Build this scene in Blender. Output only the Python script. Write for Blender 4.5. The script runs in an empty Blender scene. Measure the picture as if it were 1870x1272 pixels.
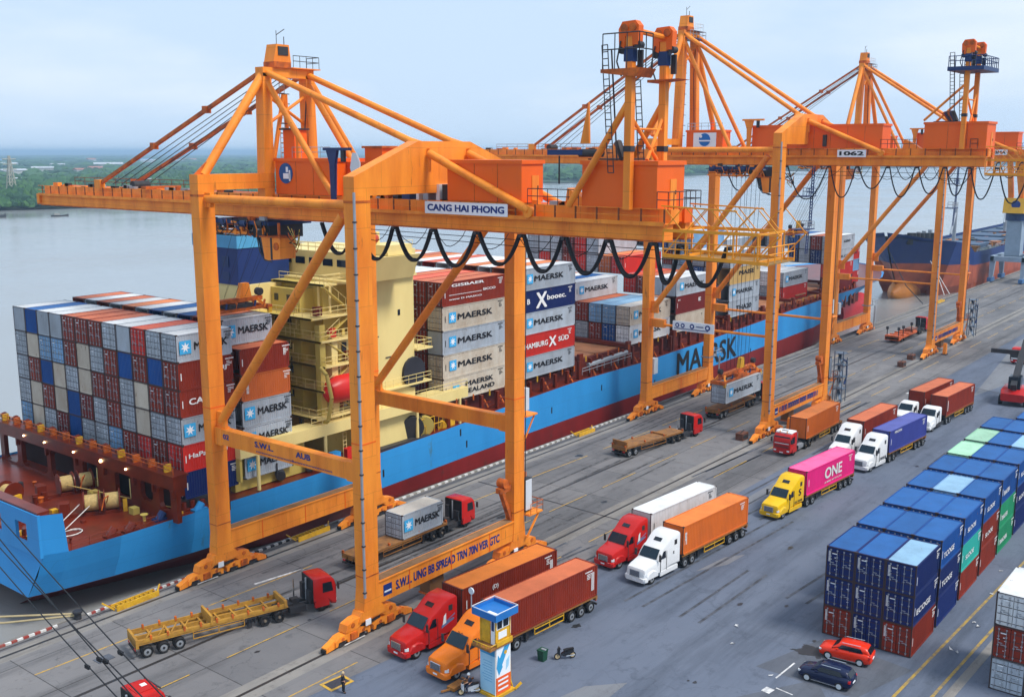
import bpy, math, random
from mathutils import Vector, Matrix
R=math.radians
rnd=random.Random(7)
S=bpy.context.scene
COL=S.collection

# ---------------------------------------------------------------- camera, world, sun, exposure
cam=bpy.data.cameras.new('camera'); co=bpy.data.objects.new('camera',cam); COL.objects.link(co); S.camera=co
cam.sensor_width=36; cam.lens=36.62; cam.clip_start=.5; cam.clip_end=60000
rt=Vector((.61761655,-.78647937,0)); up=Vector((.14587128,.11455166,.98264922)); bk=Vector((-.77283334,-.60690042,.18547375))
co.matrix_world=Matrix(((rt.x,up.x,bk.x,0),(rt.y,up.y,bk.y,0),(rt.z,up.z,bk.z,40),(0,0,0,1)))
SUN_EL,SUN_AZ=55,12      # azimuth of the sun measured from -Y towards +X
sd=Vector((math.sin(R(SUN_AZ))*math.cos(R(SUN_EL)),-math.cos(R(SUN_AZ))*math.cos(R(SUN_EL)),math.sin(R(SUN_EL))))
W=bpy.data.worlds.new('World'); S.world=W; W.use_nodes=True
nt=W.node_tree; nt.nodes.clear(); N=nt.nodes.new; L=nt.links.new
out=N('ShaderNodeOutputWorld'); bg=N('ShaderNodeBackground'); sky=N('ShaderNodeTexSky')
sky.sky_type='NISHITA'; sky.sun_disc=False; sky.sun_elevation=R(SUN_EL); sky.sun_rotation=R(180-SUN_AZ)
sky.air_density=1.0; sky.dust_density=2.5; sky.ozone_density=1.5
tc=N('ShaderNodeTexCoord'); mp=N('ShaderNodeMapping'); mp.inputs['Scale'].default_value=(1,1,4.2)
nz=N('ShaderNodeTexNoise'); nz.inputs['Scale'].default_value=2.1; nz.inputs['Detail'].default_value=9; nz.inputs['Roughness'].default_value=.55
cr=N('ShaderNodeMapRange'); cr.inputs[1].default_value=.45; cr.inputs[2].default_value=.75; cr.inputs[3].default_value=0; cr.inputs[4].default_value=.75
mx=N('ShaderNodeMix'); mx.data_type='RGBA'; m2=N('ShaderNodeMix'); m2.data_type='RGBA'
L(tc.outputs['Generated'],mp.inputs[0]); L(mp.outputs[0],nz.inputs['Vector']); L(nz.outputs['Fac'],cr.inputs[0])
mx.inputs['Factor'].default_value=.93; L(sky.outputs[0],mx.inputs[6]); mx.inputs[7].default_value=(5.9,7.5,9.5,1)      # thin high overcast over the clear sky
L(cr.outputs[0],m2.inputs['Factor']); L(mx.outputs[2],m2.inputs[6]); m2.inputs[7].default_value=(8.6,9.2,9.8,1)          # brighter cloud
L(m2.outputs[2],bg.inputs[0]); bg.inputs[1].default_value=.1; L(bg.outputs[0],out.inputs[0])
sl=bpy.data.lights.new('sun','SUN'); sl.energy=3.1; sl.angle=R(18); sl.color=(1,.95,.88)
so=bpy.data.objects.new('sun',sl); COL.objects.link(so); so.rotation_euler=sd.to_track_quat('Z','Y').to_euler()
S.view_settings.view_transform='Standard'; S.view_settings.look='None'; S.view_settings.exposure=0.17; S.view_settings.gamma=1
S.cycles.max_bounces=6; S.cycles.volume_bounces=0

# ---------------------------------------------------------------- materials
MC={}
def mat(name,col,rough=.55,metal=0,dirt=.35,dcol=None,scale=.6,rust=0,rcol=(.14,.05,.02),bump=0,vary=0,streak=1.0,spec=.32,seams=None):
    if name in MC: return MC[name]
    m=bpy.data.materials.new(name); m.use_nodes=True; t=m.node_tree; n=t.nodes; l=t.links
    b=n['Principled BSDF']; b.inputs['Roughness'].default_value=rough; b.inputs['Metallic'].default_value=metal
    b.inputs['Specular IOR Level'].default_value=spec
    tc=n.new('ShaderNodeTexCoord'); mp=n.new('ShaderNodeMapping'); oi=n.new('ShaderNodeObjectInfo')
    ad=n.new('ShaderNodeVectorMath'); ad.operation='MULTIPLY_ADD'; l.new(oi.outputs['Random'],ad.inputs[0]); ad.inputs[1].default_value=(91,57,33)
    l.new(tc.outputs['Object'],ad.inputs[2]); mp.inputs['Scale'].default_value=(1,1,1/streak); l.new(ad.outputs[0],mp.inputs[0])
    nz=n.new('ShaderNodeTexNoise'); nz.inputs['Scale'].default_value=scale; nz.inputs['Detail'].default_value=7; nz.inputs['Roughness'].default_value=.6
    l.new(mp.outputs[0],nz.inputs['Vector'])
    r=n.new('ShaderNodeValToRGB'); r.color_ramp.elements[0].position=.4; r.color_ramp.elements[1].position=.72
    l.new(nz.outputs['Fac'],r.inputs[0])
    dc=dcol or tuple(c*.55 for c in col)
    mul=n.new('ShaderNodeMath'); mul.operation='MULTIPLY'; l.new(r.outputs[0],mul.inputs[0]); mul.inputs[1].default_value=dirt
    mix=n.new('ShaderNodeMix'); mix.data_type='RGBA'; l.new(mul.outputs[0],mix.inputs['Factor'])
    mix.inputs[6].default_value=(*col,1); mix.inputs[7].default_value=(*dc,1); last=mix.outputs[2]
    if rust:
        n2=n.new('ShaderNodeTexNoise'); n2.inputs['Scale'].default_value=scale*3.1; n2.inputs['Detail'].default_value=9; n2.inputs['Roughness'].default_value=.7
        l.new(mp.outputs[0],n2.inputs['Vector']); r2=n.new('ShaderNodeValToRGB'); r2.color_ramp.elements[0].position=.66-rust*.18; r2.color_ramp.elements[1].position=.74-rust*.12
        l.new(n2.outputs['Fac'],r2.inputs[0]); m2=n.new('ShaderNodeMix'); m2.data_type='RGBA'; l.new(r2.outputs[0],m2.inputs['Factor'])
        l.new(last,m2.inputs[6]); m2.inputs[7].default_value=(*rcol,1); last=m2.outputs[2]
    if vary:
        hs=n.new('ShaderNodeHueSaturation'); mr=n.new('ShaderNodeMapRange'); mr.inputs[3].default_value=1-vary; mr.inputs[4].default_value=1+vary
        l.new(oi.outputs['Random'],mr.inputs[0]); l.new(mr.outputs[0],hs.inputs['Value']); l.new(last,hs.inputs['Color']); last=hs.outputs[0]
    if seams:
        sx=n.new('ShaderNodeSeparateXYZ'); l.new(tc.outputs['Object'],sx.inputs[0]); aa=n.new('ShaderNodeMath'); l.new(sx.outputs[0],aa.inputs[0]); l.new(sx.outputs[1],aa.inputs[1])
        cx_=n.new('ShaderNodeCombineXYZ'); l.new(aa.outputs[0],cx_.inputs[0]); l.new(sx.outputs[2],cx_.inputs[1]); br=n.new('ShaderNodeTexBrick'); br.inputs['Scale'].default_value=1; br.inputs['Brick Width'].default_value=seams[0]; br.inputs['Row Height'].default_value=seams[1]
        br.inputs['Mortar Size'].default_value=.03; br.inputs['Mortar Smooth'].default_value=.6; br.inputs['Color1'].default_value=(.94,.94,.94,1); br.inputs['Color2'].default_value=(1,1,1,1); br.inputs['Mortar'].default_value=(seams[2],)*3+(1,); l.new(cx_.outputs[0],br.inputs['Vector'])
        q=n.new('ShaderNodeMix'); q.data_type='RGBA'; q.blend_type='MULTIPLY'; q.inputs['Factor'].default_value=1; l.new(last,q.inputs[6]); l.new(br.outputs['Color'],q.inputs[7]); last=q.outputs[2]
    l.new(last,b.inputs['Base Color'])
    if bump:
        bp=n.new('ShaderNodeBump'); bp.inputs['Strength'].default_value=bump; bp.inputs['Distance'].default_value=.05; l.new(nz.outputs['Fac'],bp.inputs['Height']); l.new(bp.outputs[0],b.inputs['Normal'])
    MC[name]=m; return m
ORANGE=mat('crane orange paint',(.97,.31,.028),.5,dirt=.75,dcol=(.64,.125,.008),scale=.5,rust=.22,rcol=(.42,.12,.02),streak=5,bump=.05,seams=(3.4,3.1,.72))
ORANGE2=mat('crane house orange paint',(.86,.13,.004),.5,dirt=.3,dcol=(.6,.1,.008),scale=.3,streak=3,rust=.05)
DKORANGE=mat('greasy orange machinery',(.62,.13,.012),.6,dirt=.9,dcol=(.12,.03,.012),scale=1.2,rust=.4)
BLACK=mat('black rubber',(.012,.012,.014),.6,dirt=.3,dcol=(.04,.035,.03))
CABLE=mat('black cable',(.008,.008,.01),.5,dirt=0)
DARK=mat('dark steel',(.03,.032,.038),.55,dirt=.4,dcol=(.07,.05,.04))
GREY=mat('galvanised grey',(.35,.38,.42),.45,.3,dirt=.5,dcol=(.2,.2,.2))
LGREY=mat('light grey paint',(.62,.66,.7),.45,dirt=.4,dcol=(.4,.4,.38))
WHITE=mat('white paint',(.8,.81,.82),.3,dirt=.25,dcol=(.55,.54,.5),scale=1.2)
SIGNW=mat('white sign face',(.82,.85,.88),.4,dirt=.1)
NAVY=mat('navy machinery paint',(.012,.035,.13),.4,dirt=.3)
BLUEL=mat('sign lettering blue',(.01,.035,.2),.5,dirt=.1)
GLASS=mat('dark glass',(.008,.012,.02),.1,dirt=0,spec=.5)
GLASSB=mat('tinted windscreen',(.006,.02,.035),.12,dirt=.2,dcol=(.02,.05,.07),spec=.35)
CHROME=mat('chrome',(.7,.72,.75),.18,.95,dirt=0)
SHIPBLUE=mat('ship light blue paint',(.03,.3,.68),.5,dirt=.6,dcol=(.02,.2,.5),scale=.16,streak=3.5,rust=.1,rcol=(.06,.17,.25),bump=.05,seams=(7,2.2,.82))
SHIPRED=mat('ship boot red paint',(.23,.013,.012),.55,dirt=.6,dcol=(.09,.008,.008),scale=.22,streak=2.5,rust=.25,rcol=(.1,.03,.02),seams=(7,2.2,.75))
DECK=mat('ship red brown deck',(.17,.02,.006),.33,dirt=.6,dcol=(.045,.008,.005),scale=.5,rust=.05)
HATCH=mat('rusty hatch cover',(.4,.17,.08),.7,dirt=.8,dcol=(.19,.07,.03),scale=.4,rust=.2)
CREAM=mat('cream superstructure paint',(.6,.46,.11),.5,dirt=.45,dcol=(.36,.26,.06),scale=.3,streak=3,rust=.04)
CREAM2=mat('shipboard pale cream paint',(.82,.66,.27),.5,dirt=.35,dcol=(.58,.43,.15),scale=.3,streak=3)
YELL=mat('yellow paint',(.75,.42,.02),.5,dirt=.6,dcol=(.3,.14,.02),scale=1.5,rust=.3)
REDP=mat('red truck paint',(.5,.014,.012),.22,dirt=.25,dcol=(.28,.012,.01),scale=.8)
TRAILER=mat('rusty ochre trailer',(.33,.14,.03),.65,dirt=.8,dcol=(.16,.07,.025),scale=1.3,rust=.5)
LAMPY=mat('amber lamp',(.9,.35,.03),.3,dirt=0)
LAMPR=mat('tail lamp red',(.6,.02,.02),.3,dirt=0)
SKIN=mat('skin',(.45,.24,.15),.6,dirt=.1)
def emis(name,col,s):
    m=bpy.data.materials.new(name); m.use_nodes=True; b=m.node_tree.nodes['Principled BSDF']
    b.inputs['Base Color'].default_value=(*col,1); b.inputs['Emission Color'].default_value=(*col,1); b.inputs['Emission Strength'].default_value=s; return m
LAMP=emis('lit deck lamp',(1,.72,.35),9)

# ---------------------------------------------------------------- mesh builder
class MB:
    def __init__(s): s.v=[];s.f=[];s.mi=[];s.mats=[]
    def k(s,m):
        if m not in s.mats: s.mats.append(m)
        return s.mats.index(m)
    def add(s,v,f,m):
        o=len(s.v); s.v+=[tuple(p) for p in v]; s.f+=[tuple(i+o for i in q) for q in f]; s.mi+=[s.k(m)]*len(f); return s
    def box(s,x0,x1,y0,y1,z0,z1,m):
        v=[(x,y,z) for z in (z0,z1) for y in (y0,y1) for x in (x0,x1)]
        return s.add(v,[(0,2,3,1),(4,5,7,6),(0,1,5,4),(2,6,7,3),(0,4,6,2),(1,3,7,5)],m)
    def beam(s,p,q,w,h,m,upv=(0,0,1),w2=None,h2=None):
        p=Vector(p);q=Vector(q);d=(q-p).normalized();u=Vector(upv)
        if abs(d.dot(u))>.99: u=Vector((1,0,0))
        a=d.cross(u).normalized(); b=a.cross(d).normalized(); v=[]
        for c,ww,hh in ((p,w,h),(q,w2 or w,h2 or h)):
            for i,j in ((-1,-1),(1,-1),(1,1),(-1,1)): v.append(c+a*i*ww/2+b*j*hh/2)
        return s.add(v,[(0,1,2,3),(7,6,5,4),(0,4,5,1),(1,5,6,2),(2,6,7,3),(3,7,4,0)],m)
    def tube(s,p,q,r,m,n=10,r2=None,cap=True):
        p=Vector(p);q=Vector(q);d=(q-p)
        if d.length<1e-6: return s
        d.normalize(); u=Vector((0,0,1)) if abs(d.z)<.95 else Vector((1,0,0)); a=d.cross(u).normalized(); b=a.cross(d)
        v=[]; 
        for c,rr in ((p,r),(q,r2 or r)): v+=[c+(a*math.cos(6.28318*i/n)+b*math.sin(6.28318*i/n))*rr for i in range(n)]
        f=[(i,n+i,n+(i+1)%n,(i+1)%n) for i in range(n)]
        if cap: f+=[tuple(range(n)),tuple(range(2*n-1,n-1,-1))]
        return s.add(v,f,m)
    def path(s,pts,r,m,n=6):
        for i in range(len(pts)-1): s.tube(pts[i],pts[i+1],r,m,n,cap=i in(0,len(pts)-2))
        return s
    def prism(s,poly,ax,a,b,m):      # poly in the two other axes, extruded along ax from a to b
        n=len(poly); mk={'x':lambda p,t:(t,p[0],p[1]),'y':lambda p,t:(p[0],t,p[1]),'z':lambda p,t:(p[0],p[1],t)}[ax]
        v=[mk(p,a) for p in poly]+[mk(p,b) for p in poly]
        return s.add(v,[(i,(i+1)%n,n+(i+1)%n,n+i) for i in range(n)]+[tuple(range(n-1,-1,-1)),tuple(range(n,2*n))],m)
    def loft(s,secs,m,cap=True,closed=True):
        n=len(secs[0]); v=[p for q in secs for p in q]; f=[]
        for i in range(len(secs)-1):
            for j in range(n if closed else n-1): f.append((i*n+j,i*n+(j+1)%n,(i+1)*n+(j+1)%n,(i+1)*n+j))
        if cap: f+=[tuple(range(n-1,-1,-1)),tuple(range((len(secs)-1)*n,len(secs)*n))]
        return s.add(v,f,m)
    def rail(s,pts,m,h=1.1,sp=1.6,r=.03,mid=True):
        for i in range(len(pts)-1):
            p=Vector(pts[i]);q=Vector(pts[i+1]);n=max(1,int((q-p).length/sp))
            for k in range(n+1): c=p.lerp(q,k/n); s.tube(c,c+Vector((0,0,h)),r,m,4,cap=False)
            s.tube(p+Vector((0,0,h)),q+Vector((0,0,h)),r,m,4,cap=False)
            if mid: s.tube(p+Vector((0,0,h*.55)),q+Vector((0,0,h*.55)),r,m,4,cap=False)
        return s
    def ladder(s,p,q,w,m,side=(1,0,0),r=.035,st=.45):
        p=Vector(p);q=Vector(q);a=Vector(side)*w/2; s.tube(p-a,q-a,r,m,4); s.tube(p+a,q+a,r,m,4); n=int((q-p).length/st)
        for i in range(n+1): c=p.lerp(q,i/n); s.tube(c-a,c+a,r*.8,m,4,cap=False)
        return s
    def wheel(s,x,y,z,r,w,rim=True,ax='y',m=None):
        a={'y':lambda t:(x,y+t,z),'x':lambda t:(x+t,y,z)}[ax]
        s.tube(a(-w/2),a(w/2),r,m or BLACK,18)
        return s
    def mesh(s,name,org=(0,0,0),ang=32):
        me=bpy.data.meshes.new(name); o=org
        me.from_pydata([(p[0]-o[0],p[1]-o[1],p[2]-o[2]) for p in s.v],[],s.f)
        for m in s.mats: me.materials.append(m)
        me.polygons.foreach_set('material_index',s.mi); me.polygons.foreach_set('use_smooth',[True]*len(s.f))
        me.update(); me.set_sharp_from_angle(angle=R(ang)); return me
    def build(s,name,parent=None,loc=(0,0,0),org=None,ang=32,**k):
        org=org or (0,0,0)
        o=bpy.data.objects.new(name,s.mesh(name,org,ang)); COL.objects.link(o); o.parent=parent
        o.location=loc if org==(0,0,0) else Vector(org)+Vector(loc); tagk(o,**k); return o
def tagk(o,label=None,cat=None,group=None,kind=None):
    if label: o['label']=label
    if cat: o['category']=cat
    if group: o['group']=group
    if kind: o['kind']=kind
    return o
def thing(name,label,cat,loc=(0,0,0),rz=0,group=None):
    o=bpy.data.objects.new(name,None); COL.objects.link(o); o.location=loc; o.rotation_euler=(0,0,rz); o.empty_display_size=.5
    return tagk(o,label,cat,group)
def inst(name,me,parent=None,loc=(0,0,0),rot=(0,0,0),sc=(1,1,1),**k):
    o=bpy.data.objects.new(name,me); COL.objects.link(o); o.parent=parent; o.location=loc; o.rotation_euler=rot; o.scale=sc; tagk(o,**k); return o
def copy_tree(o,parent=None):
    c=o.copy(); COL.objects.link(c); c.parent=parent
    for ch in o.children: copy_tree(ch,c)
    return c
# ---- lettering
TC={}
def tmesh(txt,mt,bold=.008):
    k=(txt,mt.name,bold)
    if k in TC: return TC[k]
    c=bpy.data.curves.new('txt','FONT'); c.body=txt; c.size=1.4; c.align_x='LEFT'; c.resolution_u=3
    o=bpy.data.objects.new('txt',c); COL.objects.link(o); dg=bpy.context.evaluated_depsgraph_get(); dg.update()
    m0=bpy.data.meshes.new_from_object(o.evaluated_get(dg)); bpy.data.objects.remove(o)
    vs=[tuple(v.co) for v in m0.vertices]; fs=[tuple(p.vertices) for p in m0.polygons]; V=[];F=[]; d=bold*4.2
    for n_,(dx,dy) in enumerate(((-1,-.8),(1,-.8),(0,0),(-1,.8),(1,.8)) if bold>0 else ((0,0),)):      # heavier strokes: shifted layers, each a hair in front of the last
        F+=[tuple(i+len(V) for i in f) for f in fs]; V+=[(x+dx*d,y+dy*d,.0015*n_) for x,y,z in vs]
    me=bpy.data.meshes.new('lettering'); me.from_pydata(V,[],F); me.materials.append(mt)
    xs=[v.co.x for v in me.vertices]; ys=[v.co.y for v in me.vertices]; x0,x1,y0,y1=min(xs),max(xs),min(ys),max(ys)
    for v in me.vertices: v.co.x=(v.co.x-x0)/(x1-x0); v.co.y=(v.co.y-y0)/(y1-y0)
    me.name='lettering'; TC[k]=me; return me
def text(parent,txt,mt,face,a,z,pos,w,h,name='lettering',bold=.008,vertical=False):
    """face '-y': a = x of the left edge, pos = y ; face '-x': a = y of the left edge (text runs to -y), pos = x"""
    me=tmesh(txt,mt,bold)
    loc=(a,pos,z) if face=='-y' else (pos,a,z)
    rz=0 if face=='-y' else -math.pi/2
    M=Matrix.Rotation(rz,4,'Z')@Matrix.Rotation(math.pi/2,4,'X')
    if vertical: M=M@Matrix.Rotation(-math.pi/2,4,'Z')
    return inst(name,me,parent,loc,M.to_euler(),(w,h,1))
def star_mesh():
    b=MB(); b.box(-.5,.5,-.5,.5,0,.01,mat('star panel blue',(.05,.4,.75),.5,dirt=.2))
    v=[(0,0,.02)]; n=7
    for i in range(14):
        a=math.pi/2+i*math.pi/7; r=.42 if i%2==0 else .17; v.append((r*math.cos(a),r*math.sin(a),.02))
    b.add(v,[(0,1+i,1+(i+1)%14) for i in range(14)],SIGNW); return b.mesh('star')
STAR=star_mesh()
def star(parent,x,z,pos,s): return inst('star_logo',STAR,parent,(x,pos,z),(math.pi/2,0,0),(s,s,1))

# ---------------------------------------------------------------- ground
def groundmat(name,base,patch,dark,sc,joints=None,rough=.8):
    m=bpy.data.materials.new(name); m.use_nodes=True; t=m.node_tree; n=t.nodes; l=t.links; b=n['Principled BSDF']; b.inputs['Roughness'].default_value=rough; b.inputs['Specular IOR Level'].default_value=.12
    tc=n.new('ShaderNodeTexCoord')
    def noise(s,d=8,r=.6,sx=1,sy=1):
        mp=n.new('ShaderNodeMapping'); mp.inputs['Scale'].default_value=(sx,sy,1); l.new(tc.outputs['Object'],mp.inputs[0])
        q=n.new('ShaderNodeTexNoise'); q.inputs['Scale'].default_value=s; q.inputs['Detail'].default_value=d; q.inputs['Roughness'].default_value=r; l.new(mp.outputs[0],q.inputs['Vector']); return q.outputs['Fac']
    def ramp(s,a,bb): 
        q=n.new('ShaderNodeMapRange'); q.inputs[1].default_value=a; q.inputs[2].default_value=bb; l.new(s,q.inputs[0]); return q.outputs[0]
    def mix(f,a,c,k=1.):
        q=n.new('ShaderNodeMix'); q.data_type='RGBA'
        if k!=1: w=n.new('ShaderNodeMath'); w.operation='MULTIPLY'; l.new(f,w.inputs[0]); w.inputs[1].default_value=k; f=w.outputs[0]
        l.new(f,q.inputs['Factor'])
        if isinstance(a,tuple): q.inputs[6].default_value=(*a,1)
        else: l.new(a,q.inputs[6])
        if isinstance(c,tuple): q.inputs[7].default_value=(*c,1)
        else: l.new(c,q.inputs[7])
        return q.outputs[2]
    c=mix(ramp(noise(sc,6,.6),.38,.66),base,patch)
    c=mix(ramp(noise(.13,8,.72,.22,1.8),.47,.66),c,dark,.75)      # tyre-dirt drawn out along the lanes
    c=mix(ramp(noise(.5,9,.78),.54,.68),c,dark,.6)               # oil spots
    c=mix(ramp(noise(7,6,.7),.3,.75),c,tuple(x*1.25 for x in base),.45)
    v=n.new('ShaderNodeTexVoronoi'); v.feature='DISTANCE_TO_EDGE'; v.inputs['Scale'].default_value=.09
    nv=n.new('ShaderNodeTexNoise'); nv.inputs['Scale'].default_value=.5; nv.inputs['Detail'].default_value=5; l.new(tc.outputs['Object'],nv.inputs['Vector'])
    va=n.new('ShaderNodeVectorMath'); va.operation='MULTIPLY_ADD'; l.new(nv.outputs['Color'],va.inputs[0]); va.inputs[1].default_value=(5,5,0); l.new(tc.outputs['Object'],va.inputs[2]); l.new(va.outputs[0],v.inputs['Vector'])
    inv=n.new('ShaderNodeMapRange'); inv.inputs[1].default_value=.0; inv.inputs[2].default_value=.006; inv.inputs[3].default_value=1; inv.inputs[4].default_value=0; l.new(v.outputs['Distance'],inv.inputs[0])
    c=mix(inv.outputs[0],c,dark,.32)
    if joints:
        br=n.new('ShaderNodeTexBrick'); br.inputs['Scale'].default_value=1; br.inputs['Mortar Size'].default_value=.05; br.inputs['Brick Width'].default_value=joints[0]; br.inputs['Row Height'].default_value=joints[1]; br.offset=0
        br.inputs['Color1'].default_value=(.86,.86,.86,1); br.inputs['Color2'].default_value=(1.1,1.08,1.05,1); br.inputs['Mortar'].default_value=(.45,.44,.43,1)
        l.new(tc.outputs['Object'],br.inputs['Vector']); q=n.new('ShaderNodeMix'); q.data_type='RGBA'; q.blend_type='MULTIPLY'; q.inputs['Factor'].default_value=1; l.new(c,q.inputs[6]); l.new(br.outputs['Color'],q.inputs[7]); c=q.outputs[2]
    l.new(c,b.inputs['Base Color']); bp=n.new('ShaderNodeBump'); bp.inputs['Strength'].default_value=.25; bp.inputs['Distance'].default_value=.02; l.new(noise(9,6),bp.inputs['Height']); l.new(bp.outputs[0],b.inputs['Normal'])
    return m
ASPH=groundmat('yard asphalt',(.108,.13,.178),(.15,.172,.222),(.045,.054,.072),.05)
CONC=groundmat('quay concrete',(.15,.149,.158),(.215,.211,.216),(.046,.046,.05),.06,(9,6))
CONC2=groundmat('pale concrete strip',(.21,.2,.19),(.28,.26,.235),(.08,.072,.066),.3)
PATCHD=groundmat('dark asphalt patch',(.095,.105,.13),(.125,.138,.165),(.045,.05,.06),.2)
PATCHL=groundmat('pale asphalt patch',(.17,.18,.2),(.2,.21,.23),(.09,.09,.1),.2)
LINEY=mat('worn yellow line',(.62,.36,.03),.7,dirt=1,dcol=(.2,.17,.13),scale=2.5,rust=.45,rcol=(.16,.16,.17))
LINEW=mat('worn white line',(.7,.7,.7),.7,dirt=1,dcol=(.28,.28,.29),scale=2.5)
RAILM=mat('crane rail groove',(.025,.024,.025),.5,dirt=.5,dcol=(.07,.05,.04))
def sheet(name,poly,z,m,kind='structure'):
    b=MB(); b.add([(p[0],p[1],z) for p in poly],[tuple(range(len(poly)))],m); return b.build(name,kind=kind)
QE=82.8
b=MB(); b.box(-400,9000,-4000,QE-.01,-9,0,ASPH); b.build('ground',kind='structure')
sheet('quay_apron',[(-200,52.2+2.2),(46.9,56.3),(96.2,52.4),(142.6,52),(700,51),(700,QE-.35),(-200,QE-.35)],.004,CONC)
b=MB(); b.box(-200,700,QE-.35,QE,-.3,.12,CONC2); b.build('quay_edge_beam',kind='structure')
sheet('rail_strip',[(-200,59.2),(700,59.2),(700,61.5),(-200,61.5)],.008,CONC2)
sheet('rail_strip',[(-200,79.4),(700,79.4),(700,81.3),(-200,81.3)],.008,CONC2)
for y,w in ((60.4,.3),(80.4,.3),(69.9,.34),(81.65,.16)):
    sheet('crane_rail_groove' if w<.25 else 'cable_trench',[(-200,y-w/2),(700,y-w/2),(700,y+w/2),(-200,y+w/2)],.012,RAILM)
sheet('expansion_joint',[(93.2,52.5),(93.45,52.5),(94.6,79.5),(94.35,79.5)],.012,RAILM)
sheet('expansion_joint',[(176,20),(176.3,20),(190,51.5),(189.7,51.5)],.012,RAILM)
def mark(name,p,q,w,m,z=.016):
    p=Vector((*p,0));q=Vector((*q,0));d=(q-p).normalized();a=Vector((-d.y,d.x,0))*w/2
    return sheet(name,[tuple((p-a)[:2]),tuple((q-a)[:2]),tuple((q+a)[:2]),tuple((p+a)[:2])],z,m)
for s in range(26):
    x=20+s*16; mark('yellow_lane_line',(x,75.6-.06*s),(x+12,75.4-.06*s),.14,LINEY)
for s in range(30):
    x=36+s*11; mark('yellow_lane_line',(x,66.1),(x+7.5,66.1),.12,LINEY)
for s in range(30):
    x=30+s*14; mark('yellow_lane_line',(x,57.4 if x<200 else 56.6),(x+9,57.3 if x<200 else 56.6),.12,LINEY)
LY2=mat('faded yellow line',(.42,.27,.05),.7,dirt=1,dcol=(.12,.12,.12),scale=1.6,rust=.6,rcol=(.11,.12,.14))
for y in (21.1,18.9): mark('yellow_double_line',(55,y+1.6),(150,y-2.6),.24,LY2,.02)
sheet('yard_kerb_strip',[(55,19.9),(150,15.8),(150,15.1),(55,19.2)],.016,CONC2)
for p,q,w in (((71.2,29.95),(74.4,29.8),.14),((69.8,29.3),(69.6,27.9),.12),((68.7,29.7),(69.5,29.6),.7),((66.6,26.6),(68.2,25.8),.12),((67.8,26.6),(69.6,26),.16),((57.6,76.1),(62.9,75.3),.3),((80.5,13.9),(81.5,13.2),.4),((150,62.4),(154.5,58.6),.5),((175.5,53.3),(182,52.4),.45)):
    mark('white_road_marking',p,q,w,LINEW)
for poly,m in (([(86,44.9),(91,44.3),(93,43),(89.5,43.2)],PATCHL),([(66,31.5),(73,27.4),(70.5,25.6),(62,29)],PATCHD),([(72,32),(80,29.6),(79,22),(72,24)],PATCHD),([(180,44),(240,50.5),(300,48),(230,36)],PATCHL),([(100,50.8),(130,50.4),(128,48.9),(102,49.4)],PATCHL),([(57.8,41.6),(61,40.9),(63.5,38.6),(60,38.5),(57,39.5)],PATCHL)):
    PZ=globals().get('PZ',.0045)+.0011; sheet('asphalt_patch',poly,PZ,m)
def blot(cx,cy,r,m,name,seed,z=.02,sx=1.6):
    q=random.Random(seed); n=22; return sheet(name,[(cx+math.cos(6.283*i/n)*r*sx*q.uniform(.55,1.15),cy+math.sin(6.283*i/n)*r*q.uniform(.55,1.15)) for i in range(n)],z,m)
OIL=mat('oil stain',(.02,.021,.024),.35,dirt=.5,dcol=(.05,.05,.055))
STN=[(76.46, 31.12), (76.67, 30.75), (76.92, 30.43), (77.57, 30.41), (77.9, 30.49), (78.03, 30.12), (77.97, 29.49), (78.19, 29.22), (76.38, 28.49), (76.09, 28.66), (76.45, 28.87), (76.42, 29.21), (76.18, 29.7), (76.14, 30.05), (76.39, 30.51)]
q=random.Random(2); st=[]
for a_,b_ in zip(STN,STN[1:]+STN[:1]):
    for k in range(4): st.append((a_[0]+(b_[0]-a_[0])*k/4+q.uniform(-.08,.08),a_[1]+(b_[1]-a_[1])*k/4+q.uniform(-.08,.08)))
sheet('oil_stain',st,.02,OIL)
for i in range(34): blot(rnd.uniform(45,230),rnd.uniform(53,79),rnd.uniform(.12,.5),OIL if i%3 else PATCHD,'oil_stain',i,.0135)
for i in range(16): blot(rnd.uniform(55,170),rnd.uniform(26,51),rnd.uniform(.1,.35),OIL,'oil_stain',50+i,.0135)
TY=mat('rubber tyre marks',(.05,.054,.064),.7,dirt=1,dcol=(.12,.13,.16),scale=.7,rust=.55,rcol=(.13,.145,.175),spec=.12)
TY2=mat('rubber tyre marks on concrete',(.055,.054,.056),.7,dirt=1,dcol=(.15,.148,.155),scale=.7,rust=.6,rcol=(.17,.167,.173),spec=.12)
for i in range(16):
    x=rnd.uniform(50,150); y=rnd.uniform(33,50) if i<10 else rnd.uniform(55,58); L_=rnd.uniform(10,30); a=rnd.uniform(-.12,.02)
    for o_ in (0,1.9): mark('tyre_mark',(x,y+o_),(x+L_,y+o_+a*L_),.3,TY,.0105)
for i in range(14):
    x=rnd.uniform(40,190); y=rnd.uniform(62,77); L_=rnd.uniform(12,34); a=rnd.uniform(-.04,.05)
    for o_ in (0,1.9): mark('tyre_mark',(x,y+o_),(x+L_,y+o_+a*L_),.32,TY2,.0125)
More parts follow.
